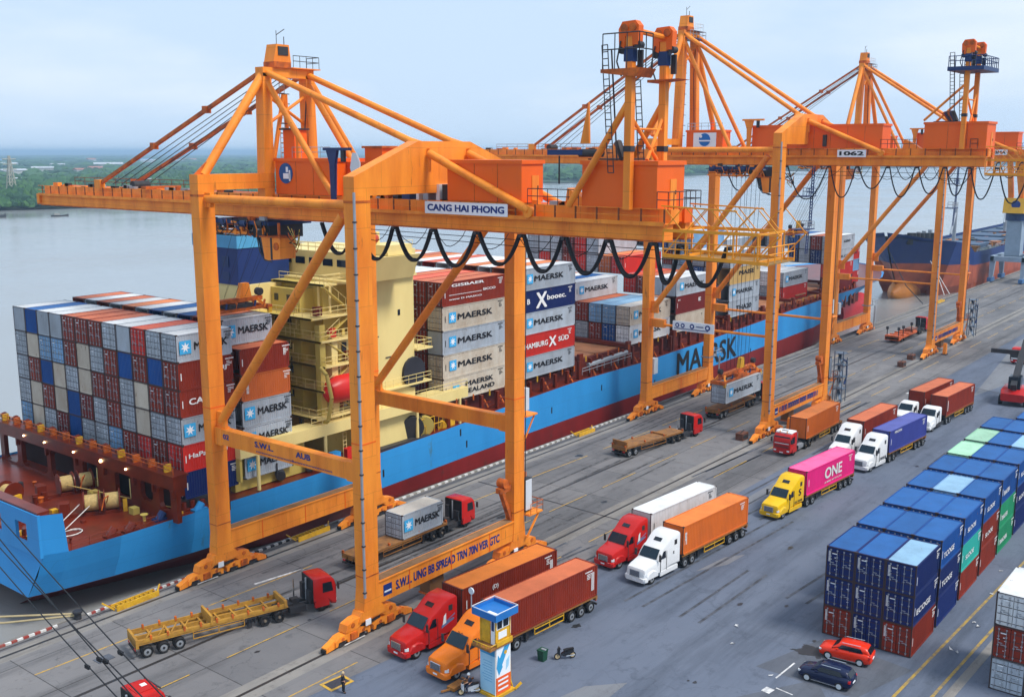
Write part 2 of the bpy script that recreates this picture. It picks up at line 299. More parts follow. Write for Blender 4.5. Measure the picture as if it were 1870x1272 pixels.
# manhole cover
b=MB(); b.box(-1.1,1.1,-.75,.75,0,.02,LINEY); b.box(-.85,.85,-.5,.5,.021,.035,mat('cast iron',(.04,.045,.06),.5,dirt=.4)); b.build('manhole_cover',loc=(49.7,56.1,.012),label='dark iron manhole cover in a yellow painted frame',cat='manhole cover').rotation_euler=(0,0,-.1)
b=MB(); b.box(-.7,.7,-.5,.5,0,.03,PATCHD); b.build('cover_plate',loc=(40.8,73.7,.012),label='dark steel cover plate in the quay, left of the hazard striped edge',cat='cover plate')
for k in range(34):
    b=MB(); b.tube((0,0,-2.6),(0,0,-.5),.5,BLACK,12); b.box(-.7,.7,-.45,-.05,-2.7,-.3,DARK); b.build('quay_fender',loc=(40+k*10.5,QE+.5,0),label='black rubber fender hanging on the quay wall below the kerb',cat='fender',group='rubber fenders on the quay wall')
# hazard striped kerb blocks
HR=mat('hazard red',(.35,.03,.02),.6,dirt=.8,dcol=(.2,.12,.09),scale=3); HW=mat('hazard white',(.75,.74,.72),.6,dirt=.8,dcol=(.4,.36,.3),scale=3)
hz=thing('hazard_kerb','red and white striped kerb running along the quay edge','kerb',(36,82.35,0))
def kerb(x0,x1,step,y,w,h,m1,m2,name):
    b=MB(); x=x0; i=0
    while x<x1: b.box(x-36,x-36+step*.98,y-82.35-w/2,y-82.35+w/2,0,h,(m1,m2)[i%2]); x+=step; i+=1
    b.build(name,hz)
kerb(32,41.5,.5,82.2,.2,.18,HW,HR,'kerb_section'); kerb(44.2,54.3,.42,82.2,.2,.18,HW,HR,'kerb_section'); kerb(60,72.5,.5,82.3,.22,.2,HW,DARK,'kerb_section'); kerb(74,136,.62,82.3,.22,.2,HW,mat('kerb concrete',(.3,.27,.23),.7,dirt=.7),'kerb_section'); kerb(137,400,2.4,82.3,.35,.3,CONC2,CONC2,'kerb_section')
# fender frames lying on the quay
def fender(x,y,L,rz,label):
    t=thing('gangway_frame',label,'gangway frame',(x,y,0),rz,'yellow steel gangway frames on the quay edge')
    b=MB(); b.box(0,L,0,.14,.0,.5,YELL); b.build('side_plate',t)
    b=MB(); b.beam((0,1.0,.25),(L,1.0,.25),.1,.3,YELL); b.build('side_rail',t)
    b=MB(); 
    n=int(L/.45)
    for i in range(n+1): b.tube((i*L/n,.1,.3),(i*L/n,1.,.3),.05,YELL,5)
    b.build('rung',t); b=MB(); b.beam((0,.4,.1),(-.9,.9,.9),.12,.12,YELL); b.beam((L,.4,.1),(L+.9,1.2,.5),.12,.12,YELL); b.build('stay',t)
fender(46.3,80.75,4.3,.03,'yellow steel gangway frame lying behind the hazard kerb left of the first crane'); fender(67.3,81.1,4.4,.02,'yellow steel gangway frame between the water side legs of the first crane'); fender(119,81.2,4,0,'small yellow steel frame on the quay edge before the second crane'); fender(288,81,6,0,'yellow steel frame on the far quay edge beside the orange bulb')
# small rusty blocks
for i,(x,y,lb) in enumerate(((132.3,62.5,'rusty brown block on the quay just left of the second crane foot'),(197.8,61.4,'rusty brown block on the quay, nearer of two before the third crane'),(206,62.2,'rusty brown block on the quay, farther of two before the third crane'))):
    b=MB(); b.box(-.9,.9,-.55,.55,0,1,mat('rusty block',(.16,.06,.035),.8,dirt=.9,scale=2,rust=.4)); b.box(-.7,.7,-.58,.58,.25,.75,DARK); b.tube((-.6,0,1),(.6,0,1.25),.08,DARK,6); b.build('counterweight_block',loc=(x,y,0),label=lb,cat='block',group='rusty blocks on the quay')
# litter
for i,(x,y) in enumerate(((98,20.8),(91,20.4),(90.3,19.9),(104.5,21.4),(84.5,20.7),(84.2,20),(77.5,36.4),(74.5,35.3),(116,21.6),(71.2,30.6))):
    b=MB(); q=random.Random(i); b.add([(q.uniform(-.35,.35),q.uniform(-.35,.35),q.uniform(.02,.14)) for _ in range(4)]+[(0,0,.05)],[(0,1,4),(1,2,4),(2,3,4),(3,0,4)],LINEW); b.build('litter',loc=(x,y,.01),label='scrap of white litter lying on the dark asphalt beside the blue yard stack' if i not in(6,7,9) else 'scrap of white litter lying on the asphalt near the parked cars',cat='litter',group='white litter by the yard stack' if i not in(6,7,9) else 'white litter near the cars')

# ---------------------------------------------------------------- water, far land
wm=bpy.data.materials.new('river water'); wm.use_nodes=True; n=wm.node_tree.nodes; l=wm.node_tree.links; b=n['Principled BSDF']
b.inputs['Base Color'].default_value=(.27,.28,.28,1); b.inputs['Roughness'].default_value=.22; b.inputs['IOR'].default_value=1.33; b.inputs['Specular IOR Level'].default_value=1.0
tc=n.new('ShaderNodeTexCoord'); mp=n.new('ShaderNodeMapping'); mp.inputs['Scale'].default_value=(1,1,1); l.new(tc.outputs['Object'],mp.inputs[0])
n1=n.new('ShaderNodeTexNoise'); n1.inputs['Scale'].default_value=.35; n1.inputs['Detail'].default_value=9; n1.inputs['Roughness'].default_value=.68; l.new(mp.outputs[0],n1.inputs['Vector'])
bp=n.new('ShaderNodeBump'); bp.inputs['Strength'].default_value=.2; bp.inputs['Distance'].default_value=.35; l.new(n1.outputs['Fac'],bp.inputs['Height']); l.new(bp.outputs[0],b.inputs['Normal'])
n2=n.new('ShaderNodeTexNoise'); n2.inputs['Scale'].default_value=.012; n2.inputs['Detail'].default_value=6; l.new(tc.outputs['Object'],n2.inputs['Vector'])
mr=n.new('ShaderNodeMapRange'); mr.inputs[1].default_value=.35; mr.inputs[2].default_value=.65; mr.inputs[3].default_value=.1; mr.inputs[4].default_value=.24; l.new(n2.outputs['Fac'],mr.inputs[0]); l.new(mr.outputs[0],b.inputs['Roughness'])
wb=MB(); wb.add([(-9000,QE-.05,-2.5),(30000,QE-.05,-2.5),(30000,30000,-2.5),(-9000,30000,-2.5)],[(0,1,2,3)],wm); wb.build('river',kind='structure')
bank=[(-3000,700),(-600,720),(60,690),(250,745),(372,768),(470,742),(503,735),(640,830),(790,930),(960,1010),(1100,960),(1180,840),(1350,850),(1620,930),(1760,915),(2300,1000),(3200,900),(5000,700),(9000,300),(26000,-200)]
lm=bpy.data.materials.new('far land'); lm.use_nodes=True; n=lm.node_tree.nodes; l=lm.node_tree.links; b=n['Principled BSDF']; b.inputs['Roughness'].default_value=.95
tc=n.new('ShaderNodeTexCoord'); n1=n.new('ShaderNodeTexNoise'); n1.inputs['Scale'].default_value=.004; n1.inputs['Detail'].default_value=10; n1.inputs['Roughness'].default_value=.65; l.new(tc.outputs['Object'],n1.inputs['Vector'])
r=n.new('ShaderNodeValToRGB'); e=r.color_ramp.elements; e[0].position=.35; e[0].color=(.02,.05,.02,1); e[1].position=.7; e[1].color=(.13,.16,.09,1); x=e.new(.5); x.color=(.045,.085,.035,1); x=e.new(.62); x.color=(.1,.13,.06,1)
l.new(n1.outputs['Fac'],r.inputs[0]); l.new(r.outputs[0],b.inputs['Base Color'])
lb=MB(); lb.add([(x,y,-1.6) for x,y in bank]+[(28000,28000,-1.6),(-9000,28000,-1.6),(-9000,700,-1.6)],[tuple(range(len(bank)+3))],lm); lb.build('far_land',kind='structure')
def banky(x):
    for (a,b),(c,d) in zip(bank,bank[1:]):
        if a<=x<=c: return b+(d-b)*(x-a)/(c-a)
    return 700
ICO=[(0,0,1)]+[(.894*math.cos(R(72*i)),.894*math.sin(R(72*i)),.447) for i in range(5)]+[(.894*math.cos(R(72*i+36)),.894*math.sin(R(72*i+36)),-.3) for i in range(5)]
ICF=[(0,1+i,1+(i+1)%5) for i in range(5)]+[(1+i,6+i,1+(i+1)%5) for i in range(5)]+[(1+(i+1)%5,6+i,6+(i+1)%5) for i in range(5)]
fg=[mat('mangrove green a',(.035,.1,.03),.9,dirt=.6,dcol=(.015,.05,.02),scale=.08),mat('mangrove green b',(.055,.13,.035),.9,dirt=.6,dcol=(.02,.07,.02),scale=.08),mat('mangrove green c',(.022,.07,.03),.9,dirt=.6,dcol=(.01,.04,.02),scale=.08)]
def wood(name,spots,label=None):
    b=MB()
    for x,y,r,h in spots:
        q=rnd; m=fg[q.randrange(3)]
        for k in range(3):
            cx=x+q.uniform(-.6,.6)*r; cy=y+q.uniform(-.6,.6)*r; rr=r*q.uniform(.45,.8); hz=h*q.uniform(.55,1); a=q.uniform(0,6)
            v=[]
            for p in ICO:
                j=q.uniform(.75,1.25); px,py=p[0]*math.cos(a)-p[1]*math.sin(a),p[0]*math.sin(a)+p[1]*math.cos(a)
                v.append((cx+px*rr*j,cy+py*rr*j,-2+hz*.55+p[2]*hz*.5*j))
            b.add(v,ICF,m)
    o=b.build(name,kind='stuff',label=label); return o
sp=[]
for i in range(5200):
    x=rnd.uniform(60,1000); y=banky(x)+6+abs(rnd.gauss(0,1))*210; sp.append((x,y,rnd.uniform(4,8),rnd.uniform(8,14)))
for i in range(900):
    x=rnd.uniform(60,1000); sp.append((x,banky(x)+rnd.uniform(2,12),rnd.uniform(3,5),rnd.uniform(6,9)))
wood('mangrove_wood',sp,'dense dark green mangrove wood along the far river bank')
sp=[]
for i in range(3800):
    x=rnd.uniform(950,3800); y=banky(x)+8+abs(rnd.gauss(0,1))*420; sp.append((x,y,rnd.uniform(8,16),rnd.uniform(9,16)))
wood('far_bank_wood',sp,'blue green wood lining the distant bend of the river')
sp=[]
for i in range(6500):
    d=math.exp(rnd.uniform(math.log(1100),math.log(11000))); a=R(rnd.uniform(8,72)); x,y=d*math.cos(a),d*math.sin(a)
    if y>banky(x)+220: sp.append((x,y,d*rnd.uniform(.005,.014),rnd.uniform(7,15)))
wood('distant_trees',sp,'scattered trees across the hazy plain to the horizon')
# low boats on the river
def boat(x,y,s,rz,label):
    t=thing('river_boat',label,'boat',(x,y,-2.5),rz,'small boats on the river'); q=MB()
    secs=[]
    for a,w,h in ((-6,.6,1.2),(-5,1.3,1),(0,1.6,.8),(4,1.3,1),(6.5,.1,1.6)): secs.append([(a*s,-w*s,h*s),(a*s,w*s,h*s),(a*s,w*.7*s,-.3),(a*s,-w*.7*s,-.3)])
    q.loft(secs,mat('weathered boat hull',(.05,.05,.05),.6)); q.build('hull',t); q=MB(); q.box(-4*s,0,-s,s,.9*s,2.3*s,mat('boat cabin',(.3,.3,.28),.6)); q.build('cabin',t)
boat(330,690,1.5,.3,'dark river boat with low cabin near the far bank'); boat(365,672,.9,-.2,'tiny reddish boat right of the larger dark one')
# buildings beyond the mangroves
rw=mat('far white wall',(.45,.46,.45),.7,dirt=.3); rr1=mat('far white roof',(.5,.53,.56),.6,dirt=.3,scale=.1); rr2=mat('far red roof',(.42,.17,.12),.7,dirt=.4); rr3=mat('far blue roof',(.12,.24,.45),.6,dirt=.3)
places=[(560,1200,60,26,rr1),(640,1250,90,30,rr1),(700,1080,40,20,rr1),(420,1290,50,24,rr1),(395,1150,70,30,rr1),(850,1700,120,40,rr1),(980,1850,90,40,rr1),(1100,1900,150,45,rr2),(1250,1500,60,30,rr1),(1380,2300,160,60,rr1),(760,2100,120,50,rr2),(620,2500,140,60,rr1),(1500,1350,90,35,rr3),(1650,1250,60,30,rr1),(1720,1120,45,30,rr1),(900,1300,50,30,rr2),(1000,1250,40,26,rr1)]
for i in range(26):
    d=rnd.uniform(1500,5200); a=R(rnd.uniform(28,68)); places.append((d*math.cos(a),d*math.sin(a),rnd.uniform(30,90)*d/2400,rnd.uniform(18,40)*d/2400,(rr1,rr1,rr2,rr3)[i%4]))
placed=0
for x,y,w,d,rm in places:
    w*=.4; d*=.4
    if y<banky(x)+60: continue
    placed+=1; col='white' if rm is rr1 else 'red' if rm is rr2 else 'blue'
    t=thing('far_building','low shed with %s roof far off on the hazy plain across the river'%col,'building',(x,y,-1.6),rnd.uniform(-.5,.3),'%s roofed sheds on the far plain'%col)
    q=MB(); h=rnd.uniform(7,12)*(1+d/200); q.box(-w/2,w/2,-d/2,d/2,0,h,rw); q.build('wall',t)
    q=MB(); q.prism([(-d/2-1,h+.02),(d/2+1,h+.02),(0,h+d*.16)],'x',-w/2-1,w/2+1,rm); q.build('roof',t)
def pylon(x,y,h,label):
    q=MB(); m=mat('pylon steel',(.45,.42,.35),.6)
    for a,b_ in ((-1,-1),(1,-1),(1,1),(-1,1)): q.tube((a*h*.1,b_*h*.1,0),(a*.5,b_*.5,h),.5,m,4)
    for k in range(6):
        z0=h*k/6; z1=h*(k+1)/6; w0=h*.1*(1-k/6)+.5*k/6; w1=h*.1*(1-(k+1)/6)+.5*(k+1)/6
        for sgn in (-1,1): q.tube((-w0,sgn*w0,z0),(w1,sgn*w1,z1),.3,m,4); q.tube((w0,sgn*w0,z0),(-w1,sgn*w1,z1),.3,m,4)
    for k in (.68,.8,.92): q.tube((-h*.16,0,h*k),(h*.16,0,h*k),.4,m,4)
    q.build('transmission_pylon',loc=(x,y,-1.6),label=label,cat='pylon')
pylon(470,945,38,'pale lattice transmission pylon standing above the mangroves')
# ---------------------------------------------------------------- shipping containers
CC={'grey':((.4,.45,.51),(.24,.25,.26),.14),'beige':((.58,.52,.43),(.36,.26,.17),.22),'white':((.72,.74,.76),(.45,.42,.38),.1),'brown':((.24,.026,.01),(.12,.014,.008),.1),
 'dark red':((.17,.016,.013),(.09,.01,.01),.06),'red':((.55,.025,.016),(.35,.02,.015),.04),'rust orange':((.52,.12,.025),(.38,.085,.025),.08),'orange':((.68,.15,.02),(.5,.11,.02),.05),
 'blue':((.008,.07,.27),(.006,.035,.15),.06),'navy':((.007,.02,.12),(.01,.02,.1),.05),'light blue':((.2,.38,.6),(.12,.24,.42),.16),'green':((.02,.27,.12),(.01,.18,.08),.04),
 'pale green':((.27,.55,.36),(.2,.42,.3),.06),'teal':((.03,.4,.33),(.02,.3,.26),.05),'pink':((.75,.02,.2),(.6,.02,.16),.02),'burnt orange':((.5,.085,.012),(.3,.05,.012),.08),'indigo':((.055,.07,.33),(.04,.05,.24),.04),'mustard':((.62,.4,.14),(.4,.26,.1),.15)}
LETW=mat('container lettering white',(.8,.8,.8),.6,dirt=.3,dcol=(.5,.45,.42),scale=3); LETK=mat('container lettering black',(.012,.012,.016),.6,dirt=.1); LETB=mat('container lettering blue',(.02,.1,.42),.6)
def cmat(c):
    k,d,r=CC[c]; return mat('container '+c,k,.5,dirt=.55,dcol=d,scale=.8,rust=r*1.5,rcol=(.17,.07,.035),vary=.16,streak=2.2,bump=.06,spec=.22)
FRM=mat('container frame and gap shade',(.05,.03,.028),.6,dirt=.5,dcol=(.05,.03,.025))
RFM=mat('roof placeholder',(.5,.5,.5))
def cbody(L,H,k):
    """closed box body, floor corner at (0,0,0), x = length, y = 0..2.44 ; door end at x=0"""
    b=MB(); P=cmat('grey'); w=2.44; t=.045; nper=int(L/.28); pr=[]
    x=.16; st=(L-.32)/nper
    for i in range(nper): pr+= [(x,0),(x+st*.25,0),(x+st*.5,t),(x+st*.75,t)]; x+=st
    pr.append((L-.16,0))
    for side in (0,1):
        v=[];f=[]
        for px,py in pr:
            y=(.035+py) if side==0 else (w-.035-py); v+=[(px,y,.16),(px,y,H-.1)]
        for i in range(len(pr)-1):
            q=(2*i,2*i+2,2*i+3,2*i+1); f.append(q if side==0 else q[::-1])
        b.add(v,f,P)
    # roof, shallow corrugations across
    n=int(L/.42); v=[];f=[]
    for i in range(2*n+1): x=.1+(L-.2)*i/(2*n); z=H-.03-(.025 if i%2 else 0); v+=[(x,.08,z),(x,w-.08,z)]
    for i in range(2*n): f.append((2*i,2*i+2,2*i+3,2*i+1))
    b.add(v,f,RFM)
    # plain front end (x=L) corrugated
    v=[];f=[];m=10
    for i in range(2*m+1): y=.12+(w-.24)*i/(2*m); x=L-.035-(t if (i//1)%2 else 0); v+=[(x,y,.16),(x,y,H-.1)]
    for i in range(2*m): f.append((2*i,2*i+2,2*i+3,2*i+1))
    b.add(v,f,P)
    # rails and posts in body colour
    for y0 in (0,w-.09): b.box(.16,L-.16,y0,y0+.09,H-.1,H-.01,P); b.box(.16,L-.16,y0,y0+.1,.0,.16,P)
    for x0 in (0,L-.16):
        for y0 in (0,w-.16): b.box(x0,x0+.16,y0,y0+.16,.12,H-.12,P)
        b.box(x0+.002,x0+.158,.16,w-.16,H-.12,H-.005,P); b.box(x0+.002,x0+.158,.16,w-.16,0,.16,P)
        if x0==0: b.box(-.012,-.002,.0,.1,.12,H-.12,FRM); b.box(-.012,-.002,w-.1,w,.12,H-.12,FRM); b.box(-.012,-.002,.1,w-.1,H-.07,H-.01,FRM); b.box(-.012,-.002,.1,w-.1,0,.07,FRM)  # dark strips round the door end paint in the shaded gaps between boxes
        for y0 in (0,w-.17):
            for z0 in (-.004,H-.116): b.box(x0-.004 if x0==0 else x0-.006,x0+.166,y0-.004,y0+.174,z0,z0+.12,FRM)
    b.box(.16,L-.16,.1,w-.1,.02,.12,FRM)
    return b.mesh('container_body')
def cdoor(H):
    b=MB(); P=cmat('grey'); Z=GREY; w=1.06
    b.box(-.02,.05,.0,w,0,H-.28,P)
    for y in (.26,.8):
        b.tube((-.07,y,.02),(-.07,y,H-.3),.022,Z,5,cap=False)
        for z in (.12,.9,1.6,H-.42): b.box(-.09,-.02,y-.06,y+.06,z,z+.09,Z)
    b.box(-.1,-.06,.26,.62,.98,1.03,Z); b.box(-.1,-.06,.5,.8,1.12,1.17,Z)
    for z in (.2,.8,1.4,H-.6): b.box(-.035,-.018,.02,w-.02,z,z+.05,FRM)
    return b.mesh('container_door')
def cend(H):   # corrugated plain end with a few marks
    b=MB(); P=cmat('grey'); v=[];f=[];m=9
    for i in range(2*m+1): y=.16+2.12*i/(2*m); x=.02+(.04 if i%2 else 0); v+=[(x,y,.16),(x,y,H-.12)]
    for i in range(2*m): f.append((2*i+1,2*i+3,2*i+2,2*i))
    b.add(v,f,P); return b.mesh('container_end')
def cmarks(H,seed):
    b=MB(); q=random.Random(seed)
    for i in range(6):
        y=q.choice((.35,1.45,1.6,1.95)); z=q.uniform(.6,H-.5); w=q.uniform(.08,.22); h=q.uniform(.03,.07); b.box(-.052,-.046,y,y+w,z,z+h,SIGNW)
    b.box(-.13,-.125,1.5,1.9,H-.55,H-.47,SIGNW); return b.mesh('container_marks')
CB={};CD={};CE={};CM={}
for L_,H_ in ((6.06,2.59),(12.19,2.59),(12.19,2.9),(6.06,2.9)): CB[(L_,H_)]=cbody(L_,H_,0)
for H_ in (2.59,2.9): CD[H_]=cdoor(H_); CE[H_]=cend(H_); CM[H_]=[cmarks(H_,i) for i in range(5)]
RC={'grey':(.66,.68,.69),'beige':(.62,.58,.52),'white':(.78,.79,.8),'brown':(.58,.15,.06),'dark red':(.5,.1,.05),'red':(.7,.13,.06),'rust orange':(.72,.22,.07),'burnt orange':(.72,.2,.025),'orange':(.75,.21,.04),'blue':(.018,.11,.33),'navy':(.014,.08,.27),'light blue':(.28,.48,.66),'pale green':(.36,.62,.44),'mustard':(.6,.5,.3),'pink':(.8,.12,.3),'indigo':(.1,.12,.4)}  # roof tones: some fading, plus the light from above painted into the colour
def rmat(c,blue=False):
    k=RC.get(c,CC[c][0]); return mat('faded top lit roof '+c,k,.6,dirt=.6,dcol=tuple(x*.62 for x in k),scale=.6,rust=.12,rcol=(.2,.09,.05),vary=.12,streak=1,spec=.3)
def csmark(L,H,m,seed):
    b=MB(); q=random.Random(seed)
    for i in range(9): x=L*.86+i*.11; b.box(x,x+.08,-.008,-.003,H-.42,H-.3,m)
    for r_ in range(4): b.box(L*.88,L*.88+q.uniform(.3,.7),-.008,-.003,H-.62-r_*.14,H-.56-r_*.14,m)
    b.box(L*.04,L*.04+.1,-.008,-.003,H*.35,H*.62,m); return b.mesh('side_code')
CS={}
def setm(o,m,i=0): o.material_slots[i].link='OBJECT'; o.material_slots[i].material=m
CN=[0]
CLIST=[]
def container(loc,col,L=6.06,H=2.59,rz=0,sc=1,label='',group=None,doors=True,brand=None,end=None,roof=None,name='shipping_container'):
    CN[0]+=1
    o=thing(name,label,'container',loc,rz,group); o.scale=(sc,sc,sc); m=cmat(col)
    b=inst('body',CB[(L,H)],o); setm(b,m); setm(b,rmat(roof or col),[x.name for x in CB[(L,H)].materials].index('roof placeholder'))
    if doors:
        if end=='plain': e=inst('end_panel',CE[H],o,(0,0,0)); setm(e,m)
        else:
            for k in (0,1):
                d=inst('door',CD[H],o,(.0,.14+1.1*k,.13)); setm(d,m)
        if end not in('clean','plain'): inst('door_marking',rnd.choice(CM[H]),o)
    kk=(L,H,col in('grey','white','beige','light blue','pale green','mustard'),CN[0]%2)
    if kk not in CS: CS[kk]=csmark(L,H,LETK if kk[2] else LETW,CN[0])
    inst('code_marking',CS[kk],o)
    k=H/2.59
    if brand=='M':
        ww=.40 if L<7 else .30
        star(o,L*.15,1.35*k,-.012,1.25); text(o,'MAERSK',LETK,'-y',L*.15+.95,1.0*k,-.012,(3.7 if L<7 else 6.6),.74)
    elif brand=='MS':
        star(o,L*.2,1.3,-.012,1.25); text(o,'MAERSK',LETK,'-y',L*.34,1.45,-.012,L*.44,.62); text(o,'SEALAND',LETK,'-y',L*.34,.55,-.012,L*.46,.58)
    elif brand=='SK': text(o,'MAERSK',LETK,'-y',L*.3,1.0,-.012,L*.6,.7); star(o,L*.14,1.35,-.012,1.2)
    elif brand: 
        for tx,c_,x_,z_,w_,h_ in brand: text(o,tx,{'w':LETW,'k':LETK,'b':LETB}[c_],'-y',x_*L,z_*k,-.012,w_*L,h_)
    return o
ORD=['','first','second','third','fourth','fifth','sixth','seventh','eighth','ninth','tenth','eleventh','twelfth']
SC=1.066; PITCH=2.665; Y0=87.0
def bay(where,x0,L,H,base,heights,spec,face=True,prev=None,nxt=None,defcols=('grey','grey','brown','blue','grey','red'),y0=Y0,group=None,frontcols=12,labels=None):
    """heights[c] = tiers in row c (row 0 next to the quay); only the containers one can see from the quay side and astern are built"""
    hh=H*SC+.02
    for c,n in enumerate(heights):
        for t in range(n):
            top=t==n-1; side=(c==0) or t>=heights[c-1]
            fr=face and c<frontcols and not (prev and c<len(prev) and t<prev[c])
            if not(top or side or fr): continue
            s=spec.get((c,t)) or spec.get((c,'*'),{}) or {}
            col=s.get('col') or rnd.choice(defcols)
            brand=s.get('brand'); end=s.get('end') or ('plain' if col in('grey','blue') and rnd.random()<.3 else 'clean' if col=='red' else None)
            lab='%s container, %s row inboard, %s tier, %s'%(col,ORD[c+1],ORD[t+1] if n-1!=t else 'top',where)
            container((x0,y0+c*PITCH,base+t*hh),col,L,H,0,SC,lab,group or 'containers stacked on the container ship',doors=fr,brand=brand if side else None,end=end)
G_,B_,W_,BR,RD,DR,BL,NV,LB_,RO='grey','beige','white','brown','red','dark red','blue','navy','light blue','rust orange'
# stern block: door ends, printed in rows from the top tier (far row first, as seen from left to right)
rows=['W N W W B B B W W R G G','G W G G G W G B N B N B','G G L W G W B B G W W D','G W B W N D G B G R G G','G W G D B G G L B B B R','G G G D B D L B G B B N']
cm_={'W':G_,'G':G_,'N':BL,'B':BR,'R':RD,'D':DR,'L':LB_}
rows=['W N W W B B B G W R G G','G W L L B W G B N B N B','G B N W G W B B G W B D','G W B W N D G B G W G D','L W G D N G G L B R B G','G G G D B D L B G B B R','G B N G B G B G N D B N']
spec={}
for r_,row in enumerate(rows[:5]+rows[5:6]):
    t=5-r_
    for i,ch in enumerate(row.split()):
        c=11-i; spec[(c,t)]={'col':'beige' if ch=='W' and t<5 else cm_[ch],'end':'plain' if ch in 'WN' else ('clean' if ch=='R' else 'door')}
spec[(0,5)]={'col':G_,'brand':'M','end':'door'}; spec[(0,4)]={'col':BR,'brand':[('HJ',"w",.72,1.2,.16,.5)]}; spec[(0,3)]={'col':BR,'brand':[('CAI','w',.16,1.1,.3,.6)]}; spec[(0,2)]={'col':G_,'brand':'M'}
spec[(0,1)]={'col':RD,'brand':[('HaPag','w',.1,1.1,.4,.6),('coo','w',.6,1.1,.22,.5)]}; spec[(0,0)]={'col':NV}
SB=5.85
bay('aftmost ship block',58.05,6.06,2.59,SB,[6]*12,spec)
sp2={(0,4):{'col':BR,'brand':[('||','w',.88,1.3,.04,.7)]},(0,3):{'col':RO,'brand':[('FLORENS','w',.1,.7,.05,1.2)]},(0,2):{'col':G_,'brand':'M'},(0,1):{'col':G_,'brand':'M'},(0,0):{'col':G_,'brand':'M'},(1,5):{'col':G_,'brand':'M'}}
for i,c_ in enumerate([None,G_,BR,BL,G_,BL,G_,RO,G_,BR,G_,BR,RO,BL][1:12]): sp2.setdefault((i+1,5),{'col':c_})
bay('second ship block',65.4,6.06,2.59,SB+.25,[5]+[6]*11,sp2,prev=[6]*12)
# block A ahead of the bridge
A40=12.19
tops=[BR,BR,RO,DR,W_,G_,W_,RO,W_,RD,W_,RO]
spA={(c,4):{'col':tops[c]} for c in range(12)}
spA.update({(0,4):{'col':BR,'brand':[('GISBAER','w',.14,2.0,.5,.34),('wwwwwwwwwwwwwwwww','w',.1,1.1,.5,.1),('SICCO','w',.62,1.15,.2,.3),('www D MASCO','w',.1,.6,.5,.2)]},(0,3):{'col':B_,'brand':'M'},(0,2):{'col':G_,'brand':'M'},(0,1):{'col':B_,'brand':'M'},(0,0):{'col':B_,'brand':'MS'},(1,4):{'col':BR},(2,4):{'col':RD,'end':'clean'},(3,4):{'col':BR},
 (1,3):{'col':BR},(1,2):{'col':BR},(1,1):{'col':BR},(1,0):{'col':BR},(2,3):{'col':DR},(2,2):{'col':NV},(2,1):{'col':BR},(2,0):{'col':BL}})
bay('block ahead of the bridge',96.55,A40,2.9,8.3,[5]*12,spA,frontcols=4)
topsB=[G_,RO,W_,RO,W_,W_,RD,W_,RO,BR,W_,RO]
spB={(c,4):{'col':topsB[c]} for c in range(12)}
spB.update({(0,4):{'col':G_,'brand':'M'},(0,3):{'col':NV,'brand':[('B','w',.1,1.0,.05,.7),('X','w',.26,.35,.2,2.1),('booec.','w',.46,1.15,.36,.7)]},(0,2):{'col':G_,'brand':'M'},(0,1):{'col':RD,'brand':[('HAMBURG','w',.06,.9,.42,.72),('X','w',.5,.6,.14,1.4),('SÜD','w',.68,1.0,.2,.8)]},(0,0):{'col':G_,'brand':'M'}})
bay('block with HAMBURG SÜD box',112.9,A40,2.9,8.55,[5]*12,spB,face=False)
# block C : low row then steps
Cc=[G_,LB_,LB_,BR,W_,DR,RD,RD,BR,W_,W_,RO]
spC={(0,1):{'col':B_,'brand':'M'},(0,0):{'col':W_,'brand':'M'},(1,1):{'col':LB_},(2,1):{'col':LB_},(3,1):{'col':BR},(1,0):{'col':BL},(2,0):{'col':BR},(3,0):{'col':G_},(4,2):{'col':W_,'brand':'M'},(4,1):{'col':RO},(5,2):{'col':BL},(6,2):{'col':W_},(7,2):{'col':RO},(8,2):{'col':W_},(9,2):{'col':RO},(10,2):{'col':W_},(11,2):{'col':BR}}
bay('low block above hull name',141.3,A40,2.9,9.4,[2,2,2,2,3,3,3,3,3,3,3,3],spC,frontcols=5)
spD={(0,2):{'col':G_,'brand':'M'},(0,1):{'col':DR,'brand':[('H','w',.06,1.9,.05,.3),('E','w',.62,1.3,.07,.6)]},(0,0):{'col':B_,'brand':[('T','k',.7,1.7,.05,.3)]},(1,2):{'col':G_},(1,1):{'col':G_},(1,0):{'col':BR},(2,2):{'col':BR},(3,2):{'col':RD},(4,3):{'col':RD},(5,3):{'col':RO},(6,4):{'col':G_},(7,4):{'col':RD},(8,4):{'col':DR},(9,4):{'col':G_},(10,4):{'col':G_},(11,4):{'col':G_}}
bay('ship block behind banner board',156.2,A40,2.9,9.4,[3,3,3,3,4,4,5,5,5,5,5,5],spD,frontcols=12,prev=[2,2,2,2,3,3,3,3,3,3,3,3])
spE={(0,3):{'col':G_,'brand':[('ACO','k',.55,1.2,.3,.7)]},(0,2):{'col':'mustard','brand':[('MAISE','k',.3,1.3,.5,.8)]},(0,1):{'col':G_,'brand':'M'},(0,0):{'col':G_,'brand':[('THA20','k',.24,.9,.5,.9)]},(1,3):{'col':G_},(2,4):{'col':G_}}
bay('block with mustard box',176.2,A40,2.9,9.4,[4,4,4,5,5,5,5,5,5,5,5,5],spE,frontcols=12,prev=[3,3,3,3,4,4,5,5,5,5,5,5],defcols=(G_,G_,BL,RD,G_,LB_))
spF={(1,1):{'col':G_,'brand':'M'},(2,1):{'col':W_},(4,2):{'col':W_,'brand':[('SEMP','b',.3,1.1,.45,.6)]},(5,2):{'col':G_},(3,1):{'col':W_}}
bay('stepped block near the bow',206.5,A40,2.9,8.8,[0,2,2,2,3,3,4,4,4,4,4,4],spF,frontcols=12)
